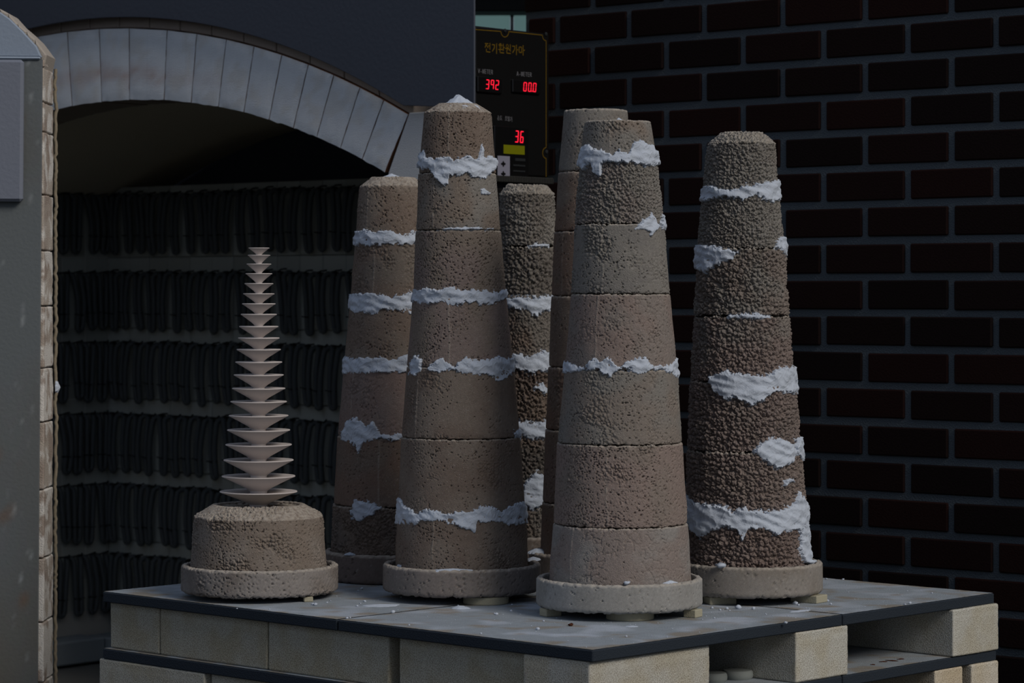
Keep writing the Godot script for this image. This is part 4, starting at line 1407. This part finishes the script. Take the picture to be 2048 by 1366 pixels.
func build_saucers() -> void:
	var d := 4.557
	var x := (517.0 - CX) / F * d
	var floor_y := TOP + 0.0085 + 0.0344
	var o := thing("clay_block", "squat pitted tan clay block with chamfered crumbly top, carrying the stack of saucers", "clay block", Vector3(x, floor_y, -d))
	var sh := func(_y: float) -> float: return 0.0
	var prof := PackedVector2Array([Vector2(0, 0), Vector2(0.110, 0), Vector2(0.1129, 0.003), Vector2(0.1056, 0.090), Vector2(0.1048, 0.0915), Vector2(0.0765, 0.1092), Vector2(0.0745, 0.1098), Vector2(0.0685, 0.1094), Vector2(0.066, 0.1054), Vector2(0, 0.1054)])
	obj("block", clay(prof, 0.0012, look(0.5, 0.65, -0.15, 0, lin(140, 120, 102), lin(146, 130, 116)), Vector3(21, 8, 5), -Vector2(x, d).normalized(), sh, 0.091, 0.0), M.clay, o)
	var ys := [495.5, 510.0, 527.6, 546.6, 566.5, 586.7, 606.7, 627.7, 652.0, 675.0, 698.0, 723.0, 748.7, 775.6, 802.0, 830.0, 858.8, 888.0, 918.8, 951.0, 981.8]
	var rs := [21.0, 22.4, 24.7, 26.6, 28.8, 31.2, 33.4, 35.9, 39.0, 41.3, 43.9, 46.7, 49.8, 53.0, 56.2, 59.3, 62.8, 66.2, 69.8, 73.3, 77.3]
	var nth := ["topmost, smallest", "second from the top", "third from the top", "fourth from the top", "fifth from the top", "sixth from the top", "seventh from the top", "eighth from the top", "ninth from the top", "tenth from the top", "middle, eleventh from either end", "tenth from the bottom", "ninth from the bottom", "eighth from the bottom", "seventh from the bottom", "sixth from the bottom", "fifth from the bottom", "fourth from the bottom", "third from the bottom", "second from the bottom", "lowest, largest"]
	for i in 21:
		var r: float = rs[i] * d / F
		var y: float = CY - (ys[i] - HZ) / F * d
		var dish := r * 0.06
		var below := 0.6263
		if i < 20:
			below = CY - (ys[i + 1] - HZ) / F * d - rs[i + 1] * d / F * 0.06
		var h: float = y - below
		var foot := maxf(0.0045, r * 0.235)
		var lip := minf(0.0022, r * 0.05 + 0.0006)
		var p := PackedVector2Array([Vector2(0, 0), Vector2(foot * 0.96, 0), Vector2(foot, h * 0.03), Vector2(foot * 1.02, h * 0.13)])
		for j in range(1, 7):
			var t := j / 6.0
			p.append(Vector2(lerpf(foot * 1.06, r - 0.0012, t), lerpf(h * 0.17, h - lip, pow(t, 0.93))))
		p.append_array(PackedVector2Array([Vector2(r, h - lip + 0.0005), Vector2(r, h - 0.0004), Vector2(r - 0.0006, h), Vector2(r * 0.93, h - 0.0004), Vector2(r * 0.6, h - dish * 0.6), Vector2(r * 0.25, h - dish), Vector2(0, h - dish)]))
		var mb := MB.new()
		lathe(mb, p, 56)
		var s := obj("saucer", mb.mesh(), M.saucer)
		tag(s, "pale pink unglazed saucer, %s of the tapering stack" % nth[i], "saucer", "saucers stacked into a small tower")
		s.position = Vector3(x + (1.5 - 0.07 * i) / F * d * 0.6, below, -d)

func build_small() -> void:
	foot("round_plug", "pale round plug under the front of the nearest pale tray", 1260, 4.241, Vector3(0.037, 0.0125, 0), 0.0)
	foot("prop_block", "small pale block under the left edge of the nearest pale tray", 1101, 4.277, Vector3(0.028, 0.0125, 0.022), 0.5)
	foot("prop_block", "small pale block under the right edge of the nearest pale tray", 1386, 4.262, Vector3(0.022, 0.0125, 0.022), -0.6)
	foot("round_plug", "pale round plug under the powder-peaked tower's tray", 972, 4.455, Vector3(0.037, 0.0125, 0), 0.0)
	foot("prop_block", "small white block under the saucer block's tray", 616, 4.475, Vector3(0.015, 0.0085, 0.015), 0.2)
	foot("prop_block", "pale flat block under the right side of the lumpy tower's tray", 1618, 4.47, Vector3(0.050, 0.0125, 0.034), -0.65)
	foot("prop_block", "tan flat block under the left side of the lumpy tower's tray", 1440, 4.445, Vector3(0.046, 0.0125, 0.03), 0.3)
	for q in [[1475.0, 4.265, 0.0245, "white plaster disc on the lower shelf in the stand's opening, the whole one"], [1427.0, 4.235, 0.0215, "white plaster disc half hidden behind the front corner firebrick"], [1434.0, 4.345, 0.020, "white plaster disc farthest back on the lower shelf behind the other two"]]:
		var mb := MB.new()
		var r: float = q[2]
		lathe(mb, PackedVector2Array([Vector2(0, 0), Vector2(r * 0.9, 0), Vector2(r * 0.98, 0.003), Vector2(r, 0.007), Vector2(r * 0.97, 0.011), Vector2(r * 0.88, 0.0135), Vector2(r * 0.5, 0.014), Vector2(0, 0.014)]), 40)
		var o := obj("plaster_disc", mb.mesh(), M.disc)
		tag(o, q[3], "disc", "plaster discs in the stand")
		o.position = Vector3((q[0] - CX) / F * q[1], TOP - TIER, -q[1])
	# crumbs
	var kinds := []
	for k in 5:
		kinds.append(crumb_mesh(k))
	var spots := [[474, 1218, 3], [539, 1219, 3], [631, 1211, 9], [626, 1210, 6], [654, 1206, 4], [661, 1202, 3], [723, 1179, 7], [716, 1183, 5], [730, 1204, 6], [714, 1213, 5], [721, 1208, 4], [786, 1226, 8], [694, 1238, 7], [700, 1236, 4], [917, 1213, 5], [1024, 1210, 4], [993, 1230, 7], [989, 1228, 4], [1022, 1223, 6], [1087, 1243, 4]]
	spots += [[1076, 1260, 8], [962, 1268, 4], [818, 1251, 4], [1424, 1217, 6], [1454, 1219, 7], [1459, 1222, 4], [1476, 1218, 12], [1507, 1219, 8], [1591, 1209, 10], [1597, 1211, 5], [1655, 1203, 6], [1662, 1209, 5], [1686, 1160, 5], [1653, 1159, 5], [1864, 1187, 4], [1820, 1208, 7], [1810, 1210, 5], [1429, 1237, 4], [1253, 1274, 5], [1572, 1247, 7], [1440, 1221, 5]]
	for q in spots:
		var d: float = F * (CY - TOP) / (q[1] - HZ)
		var o := obj("plaster_crumb", kinds[rng.randi() % 5], M.plaster, null, Vector3((q[0] - CX) / F * d, TOP, -d))
		var spot: String = "by the saucer block's tray" if q[0] < 700 else "between the saucer block's and powder-peaked tower's trays" if q[0] < 800 else "in front of the powder-peaked tower's tray" if q[0] < 1090 else "in front of the nearest pale tray" if q[0] < 1300 else "between the nearest tray and the lumpy tower's tray" if q[0] < 1580 else "by the right side of the lumpy tower's tray" if q[0] < 1700 else "on the right end shelf"
		var size: String = "largest white plaster crumb" if q[2] == 12 else "large white plaster crumb" if q[2] >= 8 else "small white plaster crumb" if q[2] >= 5 else "tiny white plaster crumb"
		tag(o, "%s lying loose %s" % [size, spot], "crumb", "plaster crumbs on the shelves")
		o.scale = Vector3.ONE * q[2] * d / F
		o.rotation.y = rng.randf() * TAU
	var chip := obj("clay_chip", crumb_mesh(7), M.rust)
	tag(chip, "single dark brown clay chip on the shelf in front of the nearest tray", "chip")
	var cd := F * (CY - TOP) / (1252.0 - HZ)
	chip.position = Vector3((1141.0 - CX) / F * cd, TOP, -cd)
	chip.scale = Vector3.ONE * 0.0075
	for q in [[1767, 1324, 16], [1783, 1322, 22], [1800, 1319, 14], [1745, 1330, 9]]:
		var fd: float = F * (CY - TOP + TIER) / (q[1] - HZ)
		var fl := obj("rust_flake", kinds[q[2] % 5], M.rust, null, Vector3((q[0] - CX) / F * fd, TOP - TIER, -fd))
		tag(fl, "reddish brown flake lying on the lower shelf at the right end", "flake", "rusty flakes on the lower shelf")
		fl.scale = Vector3(q[2], 3.0, q[2] * 0.5) * fd / F
		fl.rotation.y = rng.randf_range(-0.4, 0.4)
	# loose plaster powder
	powder("white powder drift on the left rim of the powder-peaked tower's tray", 818, 1131, TOP + 0.0575, 0.022, 0.008, 0.004, -0.5)
	powder("thin white powder line along the front rim of the powder-peaked tower's tray", 905, 1140, TOP + 0.0575, 0.030, 0.005, 0.0025, 0.0)
	powder("white powder heap on the right rim of the powder-peaked tower's tray", 1066, 1119, TOP + 0.0575, 0.016, 0.008, 0.005, 0.9)
	powder("white powder on the rim of the tray behind, beside the nearest tower", 1076, 1104, TOP + 0.0575, 0.020, 0.010, 0.007, 0.5)
	powder("crumbly white plaster lump on the front left rim of the lumpy tower's tray", 1442, 1135, TOP + 0.0625, 0.009, 0.007, 0.008, 0.2)
	powder("white plaster crumbs on the right rim of the lumpy tower's tray", 1621, 1127, TOP + 0.0625, 0.015, 0.007, 0.007, 0.8)
	powder("small white plaster lump on the front rim of the nearest pale tray", 1254, 1169, TOP + 0.0572, 0.006, 0.004, 0.006, 0.2)
	powder("thin white spatter on the right front rim of the nearest pale tray", 1340, 1166, TOP + 0.0572, 0.014, 0.004, 0.004, 0.5)
	powder("white powder on the rim of the back left tower's tray", 700, 1109, TOP + 0.0507, 0.010, 0.005, 0.004, -0.2)
	powder("flat white powder smear on the shelf left of the powder-peaked tower's tray", 762, 1211, TOP, 0.032, 0.020, 0.0022, 0.3)
	powder("low white powder mound on the shelf beside the round plug", 921, 1217, TOP, 0.016, 0.012, 0.005, 0.0)
	powder("flat round white powder patch on the shelf in front of the nearest tray", 1264, 1253, TOP, 0.011, 0.009, 0.0015, 0.0)
	powder("white powder smear on the shelf edge right of the nearest tray", 1600, 1222, TOP, 0.026, 0.010, 0.0015, 0.8)
	# fine dust flecks over the shelves: past counting
	var mm := MultiMesh.new()
	mm.transform_format = MultiMesh.TRANSFORM_3D
	mm.mesh = kinds[1]
	mm.instance_count = 800
	for i in 800:
		var s := rng.randf_range(0.01, 1.0)
		var t := rng.randf_range(0.01, 1.09) * rng.randf_range(0.3, 1.0)
		var at := on_stand(s, t, TOP)
		var r := pow(rng.randf(), 3.0) * 0.0022 + 0.0006
		mm.set_instance_transform(i, Transform3D(Basis(Vector3.UP, rng.randf() * TAU).scaled(Vector3(r, r * 0.6, r)), at))
	var dust := MultiMeshInstance3D.new()
	dust.name = "plaster_dust"
	dust.multimesh = mm
	dust.material_override = M.plaster
	dust.set_meta("kind", "stuff")
	tag(dust, "fine white plaster dust and flecks sprinkled over the grey kiln shelves", "dust")
	add_child(dust, true)

func powder(label: String, px: float, py: float, y: float, rx: float, rz: float, h: float, turn: float) -> void:
	var d := F * (CY - y) / (py - HZ)
	var mb := MB.new()
	heap(mb, Vector3.ZERO, rx, rz, h, 0.8, px * 0.01, turn)
	var lumpy := "lump on" in label or "crumbs" in label
	var o := obj("plaster_powder", crumb_mesh(int(px)) if lumpy else mb.mesh(), M.plaster, null, Vector3((px - CX) / F * d, y, -d))
	if lumpy:
		o.scale = Vector3(rx * 1.8, h * 1.5, rz * 2.0)
		o.rotation.y = turn
	tag(o, label, "powder", "loose white plaster powder")

func crumb_mesh(k: int) -> ArrayMesh:   # a lump one unit across, resting on y = 0
	var mb := MB.new()
	for j in 7:
		for i in 11:
			var a := TAU * (i % 10) / 10
			var e := PI * j / 6 - PI / 2
			var n := Vector3(cos(e) * sin(a), sin(e), cos(e) * cos(a))
			var r: float = 0.5 * (1.0 + 0.75 * N.low.get_noise_3dv(n * 0.05 + Vector3(k * 2.7, k, 0.3)))
			mb.v.append(n * r * Vector3(1, 0.7, 0.9) + Vector3(0, 0.26, 0))
			mb.n.append(n)
			mb.c.append(Color.WHITE)
	mb.grid(0, 11, 7)
	return mb.mesh()

func _ready() -> void:
	# camera
	var cam := Camera3D.new()
	cam.name = "camera"
	cam.projection = Camera3D.PROJECTION_FRUSTUM
	cam.keep_aspect = Camera3D.KEEP_HEIGHT
	cam.near = 0.05
	cam.far = 60.0
	cam.size = 0.05 * 1366.0 / F
	cam.frustum_offset = Vector2(0, -0.05 * (683.0 - HZ) / F)
	cam.position = Vector3(0, CY, 0)
	var optics := CameraAttributesPhysical.new()
	optics.frustum_focal_length = 96.6
	optics.frustum_focus_distance = 4.4
	optics.exposure_aperture = 10.5
	cam.attributes = optics
	add_child(cam)
	cam.current = true
	# overcast sky and exposure
	var env := Environment.new()
	env.background_mode = Environment.BG_SKY
	var sky := Sky.new()
	var psm := ProceduralSkyMaterial.new()
	psm.sky_top_color = Color(0.70, 0.76, 0.86)
	psm.sky_horizon_color = Color(0.76, 0.80, 0.86)
	psm.ground_horizon_color = Color(0.30, 0.30, 0.29)
	psm.ground_bottom_color = Color(0.22, 0.22, 0.21)
	psm.sun_angle_max = 1.0
	psm.sky_energy_multiplier = 0.66
	psm.ground_energy_multiplier = 0.2
	sky.sky_material = psm
	env.sky = sky
	env.tonemap_mode = Environment.TONE_MAPPER_LINEAR
	env.tonemap_exposure = 1.0
	env.sdfgi_enabled = true
	env.ssao_enabled = true
	env.ssil_enabled = true
	var we := WorldEnvironment.new()
	we.name = "world_environment"
	we.environment = env
	add_child(we)
	# veiled sun from the right front
	var sun := DirectionalLight3D.new()
	sun.name = "sun"
	sun.light_color = Color(1.0, 0.97, 0.93)
	sun.light_energy = 0.48
	sun.light_angular_distance = 22.0
	sun.shadow_enabled = true
	add_child(sun)
	sun.look_at_from_position(Vector3(0.700, 0.75, 0.714), Vector3.ZERO)
	rng.seed = 7
	make_noises()
	make_materials()
	build_setting()
	build_kiln()
	build_panel()
	build_door()
	build_stand()
	build_towers()
	build_saucers()
	build_small()
